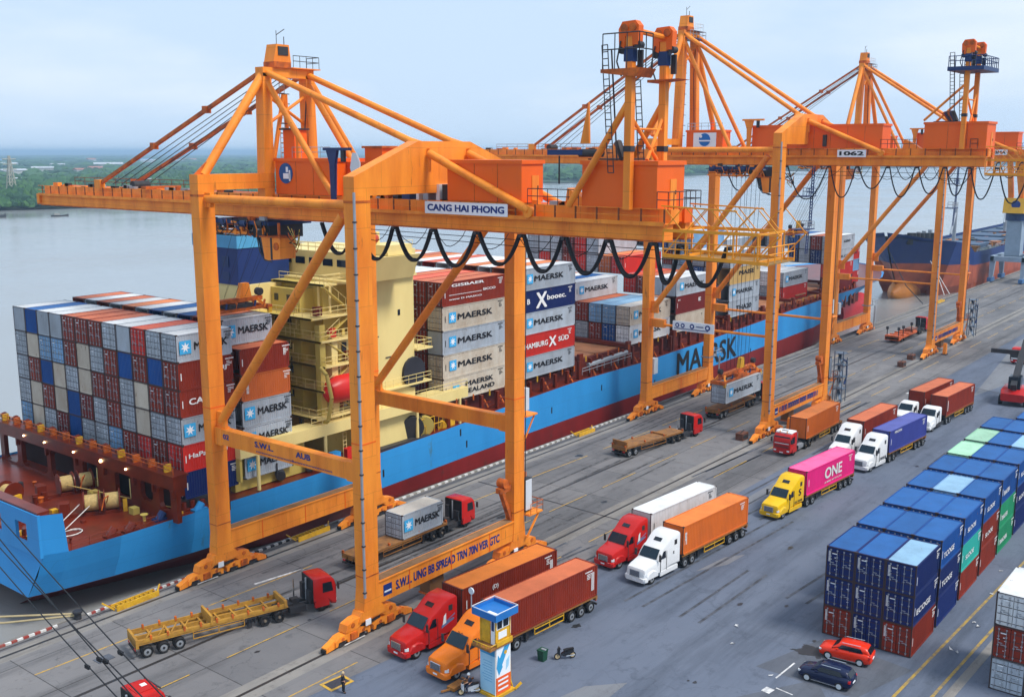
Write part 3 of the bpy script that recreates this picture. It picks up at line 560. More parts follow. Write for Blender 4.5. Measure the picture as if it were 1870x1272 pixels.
spG={(0,3):{'col':G_,'brand':[('coo','k',.5,1.2,.3,.5)]},(0,2):{'col':G_,'brand':[('ILCO','k',.4,1,.4,.5)]},(0,1):{'col':RD},(0,0):{'col':DR},(1,3):{'col':BR},(2,3):{'col':G_},(3,3):{'col':BL},(4,3):{'col':G_},(1,2):{'col':NV},(2,2):{'col':G_},(3,2):{'col':NV},(1,1):{'col':BL},(1,0):{'col':BL}}
bay('last tall block forward',226.4,A40,2.9,9,[4]*10,spG,frontcols=6,prev=[0,2,2,2,3,3,4,4,4,4])
spH={(0,2):{'col':RD,'brand':[('CON','k',.3,1.2,.4,.5)]},(0,1):{'col':'light blue'}}
bay('foremost ship block',241,6.06,2.59,9.4,[3,3,3,3],spH,face=False,y0=88.5)

# ---- yard stack (20 ft boxes, three rows wide)
yb=[80.9+i*6.93 for i in range(9)]
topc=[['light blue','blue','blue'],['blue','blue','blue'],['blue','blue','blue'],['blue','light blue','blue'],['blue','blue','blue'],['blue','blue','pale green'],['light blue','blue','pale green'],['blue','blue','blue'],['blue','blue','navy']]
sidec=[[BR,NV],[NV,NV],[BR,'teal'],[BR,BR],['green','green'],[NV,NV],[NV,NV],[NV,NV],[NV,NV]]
YR=['right','middle','left']; YB=['nearest','second','third','fourth','fifth','sixth','seventh','eighth','ninth']
for i,x in enumerate(yb):
    yoff=.05*i
    for r_ in range(3):
        for t in range(3):
            front=(i==0)
            if not(t==2 or r_==0 or front): continue
            if i>=8 and not (t==2): continue
            if i==8 and r_==2: continue
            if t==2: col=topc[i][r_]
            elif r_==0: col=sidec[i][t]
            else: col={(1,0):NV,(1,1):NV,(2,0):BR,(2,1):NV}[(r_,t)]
            if front and t==2: col='navy'
            tx=None
            if r_==0 and t>=1: tx={1:[('TCOGE','w',.12,.8,.5,.5)],4:[('TRANCHEN','w',.1,.8,.4,.5)]}.get(i,[('SLOOE','w',.2,.9,.45,.45)]) if i else ([('ECOGE','w',.12,.8,.6,.5)] if t==1 else None)
            if r_==0 and t==0 and i==4: tx=[('TRANCHEN','w',.1,.8,.5,.5)]
            lab='%s container, %s row, %s tier, %s bay of blue yard stack'%(col,YR[r_],('bottom','middle','top')[t],YB[i])
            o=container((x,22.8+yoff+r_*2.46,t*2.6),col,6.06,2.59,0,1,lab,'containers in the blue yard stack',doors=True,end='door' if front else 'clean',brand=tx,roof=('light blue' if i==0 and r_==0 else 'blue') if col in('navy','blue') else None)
            if front: text(o,'IIIIIIIII',LETW,'-x',2.2,2.25,-.125,.9,.16,vertical=True,name='lettering')
for i in range(3):
    for r_ in (0,1):
        cl=[W_,BR,G_][i] if r_==0 else [G_,BR,W_][i]
        container((79.8,14.2-r_*2.5,(2-i)*2.6),cl,6.06,2.59,0,1,'%s container, %s tier, %s row, stack at the right edge of the yard'%(cl,('top','middle','bottom')[i],('left','right')[r_]),'containers in the right hand yard stack',end='door')
# ---------------------------------------------------------------- container ship
YC=103.0
ship=thing('container_ship','huge light blue and red container ship moored along the quay, stern nearest','ship',(150,YC,-2.5))
def sb(b,name,parent=None,**k):
    b.v=[(p[0]-150,p[1]-YC,p[2]+2.5) for p in b.v]; return b.build(name,parent or ship,**k)
ST=[ # x, top z, blue bottom z, half breadth at top, zb, -1, -3.6
 (43.0,4.9,.7,16.4,14.6,10.5,5),(44.7,4.9,.75,17.3,15.4,11,6),(50,4.9,.7,17.5,16.2,12.2,8),(58,4.9,.6,17.5,16.9,14,10),(68,4.9,.5,17.5,17.3,15.8,13),(80,4.95,.6,17.5,17.5,17,15.5),
 (95,5.4,.9,17.5,17.5,17.5,17),(111,6.2,1.2,17.5,17.5,17.5,17.2),(125,6.6,1.3,17.5,17.5,17.5,17.2),(142,6.5,1.4,17.5,17.5,17.5,17.2),(170,7.1,1.9,17.5,17.5,17.5,17.2),(200,8,2.6,17.5,17.5,17.5,17),(215,8.4,2.9,17.5,17.4,17,16),
 (226,8.7,3.4,17.5,16.3,15,13),(240,8.9,4.2,17.4,14,11.5,9),(252,9.1,5,17,10.8,7.5,5),(261,9.3,5.6,15.8,7.6,4,2.4),(269,9.5,6.1,13.4,4.6,1.8,1),(277,9.7,6.6,9.8,2.2,.6,.3),(282,10,7,4.8,.7,.2,.1),(284,10.1,7.2,.3,.2,.1,.05)]
b=MB()
for sgn in (-1,1):
    secs=[]
    for x,zt,zb,h0,h1,h2,h3 in ST:
        zm=(zt+zb)/2; pts=[(x,zt,h0),(x,zm,h0*.55+h1*.45),(x-.3,zb,h1),(x-.3,-1,h2),(x-.3,-3.6,h3)]
        if x==43.0: pts=[(43,zt,h0),(42.7,zm,h0*.6+h1*.4),(42.2,zb,h1),(44,-1,h2),(50,-3.6,h3)]
        secs.append([(p[0],YC+sgn*p[2],p[1]) for p in pts])
    n=5
    for i in range(len(secs)-1):
        for j in range(4):
            a,c,d,e=secs[i][j],secs[i+1][j],secs[i+1][j+1],secs[i][j+1]
            b.add([a,c,d,e],[(0,1,2,3) if sgn<0 else (3,2,1,0)],SHIPBLUE if j<2 else SHIPRED)
sb(b,'hull')
# transom with its corner bulwarks and fairlead openings
b=MB(); T=8.55
def tx(y): return 43.0-.0*y
def strip(y0,y1,z0,z1,m=SHIPBLUE): b.box(42.75,43.05,YC+y0,YC+y1,z0,z1,m)
ops=[(-14.3,-12.3),(-9.6,-7.4),(-4.5,-2.3),(2.3,4.5),(7.4,9.6),(12.3,14.3)]
prev=-16.4
for a,c in ops: strip(prev,a,4.6,T); strip(a,c,4.6,5.6); strip(a,c,7.4,T); prev=c
strip(prev,16.4,4.6,T)
b.add([(43,YC-16.4,4.7),(43,YC+16.4,4.7),(42.2,YC+14.6,.7),(42.2,YC-14.6,.7)],[(0,1,2,3)],SHIPBLUE)
b.add([(42.2,YC-14.6,.7),(42.2,YC+14.6,.7),(44,YC+10.5,-1),(44,YC-10.5,-1)],[(0,1,2,3)],SHIPRED)
b.add([(44,YC-10.5,-1),(44,YC+10.5,-1),(50,YC+5,-3.6),(50,YC-5,-3.6)],[(0,1,2,3)],SHIPRED)
for sgn in (-1,1):
    b.add([(43,YC+sgn*16.4,4.85),(44.9,YC+sgn*17.32,4.85),(44.6,YC+sgn*17.3,T),(43,YC+sgn*16.4,T)],[(0,1,2,3)],SHIPBLUE)
    b.add([(43.02,YC+sgn*16.3,4.85),(44.9,YC+sgn*17.2,4.85),(44.6,YC+sgn*17.18,T),(43.02,YC+sgn*16.3,T)],[(0,1,2,3)],SHIPRED)
b.box(42.9,44,YC-16.2,YC+16.2,T+.003,T+.2,DECK)
sb(b,'transom')
b=MB()
for i in range(len(ST)-1):
    a,c=ST[i],ST[i+1]; b.add([(a[0],YC-a[3]+.15,a[1]-.22),(c[0],YC-c[3]+.15,c[1]-.22),(c[0],YC+c[3]-.15,c[1]-.22),(a[0],YC+a[3]-.15,a[1]-.22)],[(0,1,2,3)],DECK)
sb(b,'deck')
# painted ship's name
text(ship,'MAERSK',LETK,'-y',154.4-150,2.35+2.5,-17.56,22.6,3.9,bold=.006,name='ship_name')
b=MB(); 
for x in (60,62,84,98,99.2,118,131,147,183): b.box(x,x+.25,YC-17.53,YC-17.5,2+(x%3),2.9+(x%3),LETK)
sb(b,'hull_mark')
# bulbous bow
b=MB(); secs=[]
for i in range(9):
    a=i/8; x=262+26*a; r=3.6*math.sqrt(max(.0,1-((a-.35)/.66)**2)) if a>.35 else 3.6
    secs.append([(x,YC-3.0+r*math.cos(6.2832*k/14)*.9,-1.6+a*.8+r*math.sin(6.2832*k/14)*1.15) for k in range(14)])
b.loft(secs,mat('bulb red',(.5,.02,.025),.45,dirt=.4)); sb(b,'bulbous_bow')
# stern bulkhead (lashing bridge)
b=MB(); BK=DECK; XB=55.2
b.box(XB,XB+1.5,84.6,119.6,8.0,9.25,BK); b.box(XB-.15,XB+1.65,84.5,119.7,9.25,9.45,BK)
for y0,y1 in ((84.7,85.7),(87.6,88.7),(90.8,92.5),(95.4,98.6),(101.6,103.4),(108.2,109.0),(114.6,115.6),(118.6,119.5)): b.box(XB+.3,XB+.8,y0,y1,4.6,8,BK)
for y0,y1,zb in ((85.7,87.6,5.6),(88.7,90.8,5.9),(92.5,95.4,5.3),(98.6,101.6,5.2),(103.4,108.2,4.9),(109,114.6,4.9),(115.6,118.6,4.9)):      # rounded openings
    b.box(XB+.32,XB+.78,y0,y1,4.6,zb,BK); c=.55
    for a,s_ in ((y0,1),(y1,-1)):
        b.prism([(a,8.0),(a+s_*c,8.0),(a+s_*c*.35,8.0-c*.35),(a,8.0-c)],'x',XB+.32,XB+.78,BK); b.prism([(a,zb),(a+s_*c,zb),(a+s_*c*.35,zb+c*.35),(a,zb+c)],'x',XB+.32,XB+.78,BK)
for y in (92.6,98.7): b.box(XB+.27,XB+.3,y,y+.12,5.6,7.6,CREAM2)
for y in (84.9,88.2,91.6,97,102.5,108.6,115): b.box(XB-.05,XB+1.3,y-.12,y+.12,7.2,8,BK)
sb(b,'lashing_bridge')
b=MB(); b.rail([(XB+.1,84.7,9.45),(XB+.1,119.5,9.45)],DKORANGE,.9,2.67,.04)
for i in range(13): 
    y=87+i*2.67; b.tube((XB+.9,y-.35,9.5),(XB+.9,y+.35,9.95),.42,DECK,9); b.box(XB+.3,XB+1,y-.7,y-.45,9.45,10.2,YELL if i%3==0 else DKORANGE)
sb(b,'lashing_gear',kind='stuff')
for i,y in enumerate((97.2,92.6,102.5,108.5,113)):
    b=MB(); b.tube((XB-.18,y,8.7),(XB-.02,y,8.7),.16 if i<1 else .09,LAMP,10); sb(b,'deck_lamp')
# deck openings' dark inner wall
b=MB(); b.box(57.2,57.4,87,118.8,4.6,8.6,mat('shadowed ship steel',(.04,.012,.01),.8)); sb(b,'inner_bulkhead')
def winch(x,y,rz,n,label):
    t=thing('mooring_winch',label,'mooring winch',(x,y,4.68),rz,'mooring winches on the stern deck')
    w=MB(); w.box(-2.6,2.6,-.5,.5,0,.35,DECK); w.box(2.2,3.1,-.6,.6,0,1.5,DECK); w.box(-3.1,-2.7,-.4,.4,0,1.1,YELL); w.build('bed',t)
    for k in range(n):
        w=MB(); c=-1.7+k*1.9; w.tube((c-.75,0,1.2),(c-.65,0,1.2),1.15,DECK,18); w.tube((c+.65,0,1.2),(c+.75,0,1.2),1.15,DECK,18); w.tube((c-.62,0,1.2),(c+.62,0,1.2),.8,mat('mooring rope yellow',(.6,.42,.16),.8,dirt=.7,scale=4) if k!=2 else WHITE,18); w.build('rope_drum',t)
    w=MB(); w.path([(-1.2,.9,1.3),(-1.4,1.6,2.2),(-1.0,2.1,2.1),(-.7,2.3,1)],.06,DKORANGE); w.build('brake_lever',t)
winch(52.0,93.6,R(150),2,'rope covered mooring winch near the middle of the brown stern deck')
winch(53.6,101.4,R(165),2,'mooring winch with white and yellow rope drum under the stern lashing bridge')
winch(48,104.8,R(100),1,'mooring winch at the left picture edge on the stern deck')
b=MB()
for x,y in ((46.3,96.5),(47,99.2),(45,92.6),(58.4,87.2),(50.5,101.3),(45.2,99),(60.2,86.6)):
    b=MB(); b.tube((x-.5,y,4.68),(x-.5,y,5.6),.28,DECK,9); b.tube((x+.5,y,4.68),(x+.5,y,5.6),.28,DECK,9); b.box(x-.9,x+.9,y-.3,y+.3,4.68,4.85,DECK); sb(b,'bollard_pair')
b=MB()
for y in (89,91.2,93,95,97.5,100): b=MB(); b.tube((44.2,y,4.7),(44.2,y,5.3),.3,YELL if int(y)%2 else DECK,9); b.box(43.6,44.8,y-.7,y+.7,4.68,4.95,DECK); sb(b,'roller_fairlead')
for x,y,c in ((56.5,87.1,YELL),(54.8,86.9,NAVY),(49.4,86.6,DECK),(51.2,86.4,DECK),(46.5,101.8,DECK),(58.8,86.3,SHIPBLUE)): b=MB(); b.tube((x,y,4.7),(x+.6,y,5.4),.4,c,9); b.box(x-.5,x+1,y-.4,y+.4,4.68,4.9,c); sb(b,'roller_fairlead')
q=random.Random(21)
for i in range(26):
    x=q.uniform(45.5,54.3); y=q.uniform(87.3,112); h=q.uniform(.2,.9); c=q.choice((DECK,DECK,DKORANGE,YELL,DARK,CREAM)); b=MB()
    if i%3: b.tube((x,y,4.68),(x,y,4.68+h),q.uniform(.1,.3),c,9); b.tube((x,y,4.68+h),(x,y,4.75+h),q.uniform(.2,.4),c,9)
    else: b.box(x,x+q.uniform(.3,1.4),y,y+q.uniform(.3,.9),4.68,4.68+h,c)
    sb(b,'deck_fitting')
b=MB()
for k in range(5): a=6.28*k/5; b.path([(47.6+1.1*math.cos(a+t_*.5),90.2+.8*math.sin(a+t_*.5),4.74+.02*k) for t_ in range(6)],.05,HW,4)
sb(b,'coiled_rope')
b=MB(); b.rail([(45.2,85.75,4.7),(54,85.7,4.7)],DECK,1,1.7,.03); sb(b,'deck_railing')
b=MB(); b.path([(44.5,88.3,5),(51.4,93.2,5.8)],.05,HW,5); b.path([(44.9,89.8,5.1),(50.9,94.3,5.8)],.05,HW,5); b.path([(53.2,100.7,5.9),(57.1,87.4,5.2)],.06,mat('deck rope',(.6,.4,.12),.8),5); sb(b,'mooring_rope')
# coamings, posts and hatch covers below and between the container blocks
b=MB()
for x0,x1,z in ((96,126.5,8.2),(126.6,155.5,9.2),(156,206,9.2),(206.3,226,8.7),(226.2,247.5,8.9)):
    b.box(x0,x1,88.2,118,4.6,z-.35,mat('hatch coaming dark red',(.13,.02,.014),.6,dirt=.6,scale=.4,rust=.1))
sb(b,'hatch_coaming')
b=MB()
for x0,x1,z in ((126.9,133.6,9.0),(133.9,140.8,9.0),(155.2,156,9),(206.6,213,8.5),(213.3,219.6,8.5),(219.9,226,8.5),(96.2,112,8.0),(112.6,126,8.2),(141.2,155,9.1),(156.4,176,9.1),(176.3,206,9.1),(226.6,246,8.7)): b.box(x0,x1,88.6,117.4,z-.3,z+.05,HATCH)
for i in range(3): b.box(206.8+i*6.4,212+i*6.4,89.4,95.8,8.95+.4*i,9.25+.4*i,HATCH)
sb(b,'hatch_cover')
b=MB(); x=97
while x<239:
    zt=9.0 if x<126 else 10; b=MB(); b.box(x-.22,x+.22,86.4,86.9,4.8,zt-.8,DECK)
    if int(x)%2: b.box(x-.12,x+1.8,86.45,86.75,zt-2.1,zt-1.9,DECK); b.tube((x+.9,86.2,6.4),(x+.9,86.9,7.4),.12,DKORANGE,6)
    b.tube((x+1.2,86.2,zt-1),(x+1.2,86.2,zt-.2),.11,YELL if int(x*7)%5==0 else DKORANGE,5)
    sb(b,'stanchion'); x+=3.05+(int(x)%3)*.3
b=MB()
for x in (111.3,127.0,140.6,155.3,169.9,175.5,190.5,205.3,220.3,225.4,240.3):
    b.box(x-.5,x+.5,86.5,87.0,5,10.2,DECK); b.box(x-.45,x+.45,87.0,118.6,9.2,9.8,DECK)
    for y in range(90,118,5): b.box(x-.3,x+.3,y,y+.5,5,9.2,DECK)
sb(b,'cell_guide_frame')
b=MB(); b.rail([(127,86.3,7),(141,86.3,7.3)],GREY,1,2,.05); sb(b,'side_railing'); b=MB(); b.tube((129,86.6,8.2),(140,86.6,8.6),.3,GREY,8); sb(b,'stowed_gangway'); b=MB(); b.rail([(206,86.3,8.3),(226,86.3,8.7)],DKORANGE,1,2.2,.05); sb(b,'side_railing')

lbm_=mat('safety red',(.55,.03,.02),.4,dirt=.3)
# ---- accommodation block
acc=CREAM
b=MB()
b.box(79.5,92.2,90.0,104,4.7,25.3,acc)                 # main tower
b.box(83.2,91.6,87.2,90.0,4.7,28.4,CREAM2)             # quay side wing tower
b.box(77.4,79.5,91.5,103,8,24.6,acc)
b.box(74.0,79.0,96.5,106,5,25.0,CREAM2)                # engine casing under the funnel
b.box(79.0,83.2,88.0,90,10.9,13.6,acc); b.box(79.4,82.6,88.2,90,16.6,19.2,CREAM2); b.box(80,83.2,88.0,90,13.9,16.2,CREAM2)
b.box(76.6,77.4,87.4,88.2,9,21.0,acc); b.box(78.3,79.2,87.4,88.4,9,19.0,CREAM2)
sb(b,'superstructure',ang=20)
b=MB()
for z,x0,y0 in ((10.6,75.2,86.7),(13.6,76.4,86.8),(16.3,76.8,86.9),(19.2,76.4,87.0),(21.9,75.2,87.1),(25.3,78.2,88.2)):
    b.box(x0,83.3,y0,91.6,z-.18,z+.02,CREAM2); b.box(x0,x0+.15,y0-.02,97,z-.2,z+.05,acc); b.box(x0,79.4,91.6,99,z-.18,z+.02,acc)
b.box(83,94,86.6,91.6,11.9,12.1,CREAM2); b.box(91.6,94.4,86.7,91,16.0,16.2,CREAM2)
sb(b,'deck_platform')
b=MB()
for z,x0,y0 in ((10.6,75.2,86.7),(13.6,76.4,86.8),(16.3,76.8,86.9),(19.2,76.4,87.0),(21.9,75.2,87.1),(25.3,78.2,88.2)):
    b.rail([(x0+.1,96,z),(x0+.1,y0+.1,z),(83.2,y0+.1,z)],CREAM2,1.05,1.3,.035)
b.rail([(91.7,86.8,16.2),(94.3,86.8,16.2),(94.3,91,16.2)],CREAM2,1.05,1.2,.035); b.rail([(83.3,86.7,12.1),(94,86.7,12.1)],CREAM2,1.05,1.3,.035)
sb(b,'balcony_railing')
b=MB()
for k,(z0,z1) in enumerate(((10.7,13.5),(13.7,16.2),(16.4,19.1),(19.3,21.8),(22,25.2))):
    xa,xb=(77.4,81.6) if k%2 else (81.6,77.4); b.beam((xa,87.6,z0),(xb,87.6,z1),.6,.1,acc); b.rail([(xa,87.3,z0),(xb,87.3,z1)],CREAM2,.9,1.2,.03,mid=False)
sb(b,'outside_stair')
b=MB()     # windows of the tower
for z in (12,14.8,17.6,20.4,23.1):
    for y in (93,95.2,97.4,99.6): b.box(77.36,77.39,y,y+.7,z,z+.8,GLASS)
    if z in(14.8,20.4,23.1): x=84.6 if z!=20.4 else 88.8; b.box(x,x+.4,87.16,87.19,z+.3,z+1.0,GLASS)
for x,z in ((80.4,17.2),(81.2,11.6),(82,14.4)): b.box(x,x+.7,87.96,87.99,z,z+1.3,DARK)
for x,z in ((84.3,18.5),(86.6,15.8)): b.box(x,x+1.2,87.1,87.18,z,z+.12,DARK)
sb(b,'window')
b=MB(); q=random.Random(11)     # pipes, vents and cable trays on the walls
for k in range(26):
    y=q.uniform(91.8,99); z=q.uniform(6,22); b.tube((77.25,y,z),(77.25,y,z+q.uniform(1,3)),q.uniform(.05,.12),q.choice((CREAM,CREAM2,DARK)),5)
for k in range(18):
    x=q.uniform(79.5,83); z=q.choice((11,13.9,16.5,19.4)); b.box(x,x+.4,87.85,87.95,z,z+q.uniform(.4,1.5),q.choice((DARK,CREAM,GREY,DECK)))
for z in (8.3,11.6,14.4,17.2,20.6): b.tube((77.3,91.6,z),(77.3,99.4,z),.07,CREAM2,5)
sb(b,'wall_piping'); b=MB()
for x,z0,z1 in ((79.6,4.8,10.6),(83.3,12.1,16),(84.2,16.2,25)): b.ladder((x,87.1,z0),(x,87.1,z1),.5,CREAM2,r=.04)
b.rail([(76.8,87.3,25.6),(79.8,87.3,25.6)],CREAM2,1,1,.035); b.rail([(80.3,99,28.7),(80.3,87,28.7)],CREAM2,1,1.2,.035); sb(b,'wall_ladder'); b=MB()
for y in (88.2,90.1): b=MB(); b.tube((79,y,22.1),(79,y,25.1),.14,CREAM2,6); sb(b,'deck_post')
for x,z in ((77.5,13.8),(78.2,19.4),(76.2,22.1),(80.6,16.5)): b=MB(); b.box(x,x+.9,87.4,88.0,z,z+1.0,q.choice((DECK,DARK,GREY,lbm_))); sb(b,'deck_box')
# bridge and wings
b=MB(); b.box(80.2,91.6,86.6,103.4,25.35,25.6,CREAM2); b.prism([(84.2,25.62),(86.6,25.62),(86.6,28.4),(83.0,28.4)],'x',81.6,88.4,CREAM2); b.box(81.6,91.4,86.6,103,25.62,28.6,CREAM2); b.box(83.6,87.6,83.4,86.7,28.45,28.75,CREAM2)
b.add([(84,83.6,28.45),(84,86.6,28.45),(84,86.6,25.9)],[(0,1,2)],acc); b.add([(87.2,83.6,28.45),(87.2,86.6,28.45),(87.2,86.6,25.9)],[(0,1,2)],acc)
b.box(83.6,87.6,83.5,86.6,28.75,29.6,CREAM2); sb(b,'bridge',ang=20)
b=MB()
for i in range(6): b.box(81.5,81.57,88+i*2.4,89.6+i*2.4,27.0,27.8,GLASS)
for i in range(3): b.box(83+i*2.2,84.6+i*2.2,86.52,86.57,26.9,27.9,GLASS)
sb(b,'bridge_window')
b=MB(); b.box(84.4,84.9,86.0,86.5,28.8,31,CREAM2); b.tube((86.6,90,28.6),(86.6,90,35),.22,CREAM2,8); b.box(85.4,87.9,89.9,90.1,33,33.3,CREAM2); b.tube((84.5,86.2,30.2),(83.9,86.2,30.3),.5,mat('fire pump red',(.5,.06,.03),.5),12)
b.rail([(81.8,86.8,28.6),(91.2,86.8,28.6)],CREAM2,1,1.3,.03); b.rail([(81.7,100,28.6),(81.7,86.8,28.6)],CREAM2,1,1.3,.03); sb(b,'radar_mast')
# funnel
fn=MB(); fn.box(73.6,81.0,97.4,105.6,25.0,29.2,mat('funnel dark blue',(.012,.035,.16),.5,dirt=.3)); fn.box(73.5,81.1,97.3,105.7,29.2,30.6,mat('funnel light blue',(.09,.38,.66),.5,dirt=.3)); 
for y in (99,101.2,103.6): fn.box(73.52,73.59,y,y+1.2,27,28.2,NAVY); fn.box(73.52,73.59,y,y+1.2,25.5,26.4,NAVY)
for y in (99,104): fn.tube((76,y,30.6),(76,y,32),.5,DARK,10)
fn.box(73.7,80.8,97.5,105.5,30.6,30.75,DARK); sb(fn,'funnel')
# lifeboat and davits
b=MB(); secs=[]
for a,w,h0,h1 in ((0,.25,12.9,13.6),(.6,1.0,12.2,14.6),(1.8,1.35,11.9,15.1),(4.6,1.35,11.9,15.1),(6,1.1,12.2,14.6),(6.8,.3,13,13.8)):
    x=76.6+a; zc=(h0+h1)/2; secs.append([(x,86.9+w*math.cos(6.2832*k/12),zc+(h1-h0)/2*math.sin(6.2832*k/12)) for k in range(12)])
lbm=mat('lifeboat red',(.62,.02,.015),.35,dirt=.2); b.loft(secs,lbm); b.build('lifeboat',ship,loc=(-150,-YC,2.5))
b=MB()
for x in (76.4,82.6): b=MB(); b.path([(x,87.8,9.2),(x,86.2,10.4),(x,85.5,13),(x,86.2,15.6),(x,87.2,16.3)],.22,CREAM,8); sb(b,'davit')
# long side deck shelter
b=MB(); b.box(64.3,100.5,86.2,88.6,8.7,10.0,CREAM2); b.box(64.5,74,87.6,88.4,4.8,8.7,CREAM); b.box(64.3,64.6,86.4,88.4,6.2,8.7,CREAM)
for x in (66.6,76,83.5,91,99): b.tube((x,86.35,4.8),(x,86.35,8.7),.2,CREAM2,8)
sb(b,'side_shelter')
b=MB(); b.rail([(74,86.25,10),(100.4,86.25,10)],CREAM2,1.05,1.5,.035); sb(b,'shelter_railing')
b=MB()
for x,r_,m in ((69.8,.55,DARK),(74,.6,DARK),(90.5,1.5,DARK),(92.6,1.3,CREAM),(96,.6,YELL)): b=MB(); b.tube((x,86.7,4.9+r_),(x+.4,87.3,5+r_),r_,m,14); b.tube((x-.3,86.9,5+r_),(x-.3,86.9,6.4+r_),.09,DARK,6); sb(b,'deck_machinery')
for x,c in ((75.6,SHIPBLUE),(77.2,SHIPBLUE),(79.4,lbm),(97,YELL)): b=MB(); b.box(x,x+1.2,86.5,87.3,5,6.3,c); sb(b,'deck_locker')
b=MB(); b.box(80.5,93,86.1,87,4.9,5.2,DARK)
for i in range(10): b.tube((88.6,87,10.6+i*.0),(88.6,87,10.7),.1,DARK,4)
b.tube((91.2,86.8,13.4),(91.2,88.4,13.4),1.9,mat('hose reel dark',(.03,.03,.04),.7,dirt=.7),16); b.rail([(92,86.6,5),(96,86.6,5)],YELL,2.2,.8,.06); sb(b,'hose_reel')

# ---------------------------------------------------------------- second ship ahead
s2=thing('bulk_carrier','dark blue bulk carrier with orange bulbous bow, moored ahead of the light blue ship','ship',(300,100,-2.5))
def s2b(b,name,**k): b.v=[(p[0]-286,p[1]-100,p[2]+2.5) for p in b.v]; return b.build(name,s2,**k)
NB=mat('bulk carrier navy hull',(.012,.035,.16),.5,dirt=.5,dcol=(.01,.03,.11),scale=.2,rust=.03); OB=mat('bulk carrier red brown boot',(.42,.1,.05),.6,dirt=.8,dcol=(.2,.05,.03),scale=.25,rust=.15)
S2=[(284,17.5,8.3,.4,.2,.2,.1),(286.5,17,8.2,4,1.4,.6,.4),(291,16,8,8.3,4.2,2,1),(298,15,7.6,11.4,7.8,5,3),(308,14,7,13,11,9,7),(320,12.6,6.4,13.4,12.8,12,10),(326,9.6,5.6,13.5,13.5,13.4,13),(340,9.4,5.2,13.5,13.5,13.4,13),(470,9.4,5,13.5,13.5,13.4,13),(476,10,5,12,11,8,4)]
b=MB(); ycc=99.5
for sgn in (-1,1):
    for i in range(len(S2)-1):
        def pt(s,j): return (s[0]+(0,6,13,15)[j] if s[0]<300 else s[0],ycc+sgn*s[3+j],(s[1],s[2],0,-3.6)[j])
        for j in range(3):
            q=[pt(S2[i],j),pt(S2[i+1],j),pt(S2[i+1],j+1),pt(S2[i],j+1)]; b.add(q,[(0,1,2,3) if sgn<0 else (3,2,1,0)],NB if j==0 else OB)
s2b(b,'hull'); b=MB()
for i in range(len(S2)-1):
    a,c=S2[i],S2[i+1]; b.add([(a[0],ycc-a[3]+.1,a[1]-1),(c[0],ycc-c[3]+.1,c[1]-1),(c[0],ycc+c[3]-.1,c[1]-1),(a[0],ycc+a[3]-.1,a[1]-1)],[(0,1,2,3)],mat('bulk carrier deck green grey',(.07,.09,.09),.7,dirt=.6))
s2b(b,'deck'); b=MB(); secs=[]
for i in range(9):
    a=i/8; x=293+22*a; r=3.8*math.sqrt(max(.02,1-(max(0,.4-a)/.4)**2)); secs.append([(x,ycc+r*.85*math.cos(6.2832*k/14),-.9+r*math.sin(6.2832*k/14)) for k in range(14)])
b.loft(secs,mat('bulb rusty orange',(.55,.2,.03),.5,dirt=.7,dcol=(.35,.1,.03),scale=.4,rust=.15)); s2b(b,'bulbous_bow')
b=MB(); 
for x in (290,293,297,301,306,312): b=MB(); b.tube((x,ycc-5,14),(x,ycc-5,17.3-(x-290)*.06),.9,DARK,10); b.box(x+1,x+2,ycc-4,ycc-3,14,16.8,GREY); s2b(b,'windlass')
b=MB(); q=random.Random(4)
for i in range(70):
    x=q.uniform(322,468); y=ycc+q.uniform(-12,4); h=q.uniform(.5,2.0); b.box(x,x+q.uniform(1,7),y,y+q.uniform(.6,3),8.3,8.3+h,q.choice((HATCH,TRAILER,DECK,GREY,DARK)))
for x in (330,352,374,396,418,440): b.box(x,x+15,ycc-8,ycc+8,8.3,9.8,mat('bulk carrier hatch blue grey',(.06,.1,.17),.6,dirt=.5)); b.rail([(x,ycc-13.2,9.2),(x+17,ycc-13.2,9.2)],GREY,1.1,3,.07)
s2b(b,'deck_cargo',kind='stuff')
for x in (352,420): b=MB(); b.tube((x,ycc,8),(x,ycc,22),.6,GREY,8); b.tube((x,ycc,20),(x-15,ycc-3,14),.35,GREY,6); s2b(b,'cargo_derrick')
b=MB(); b.path([(283.5,ycc-.5,14),(275,90,4),(269,83.5,.4)],.12,CABLE,5); b.path([(296,ycc-10,9),(290,84,.4)],.1,HW,5); b.path([(297,ycc-9,9),(293,83.4,.4)],.1,HW,5); s2b(b,'mooring_line')

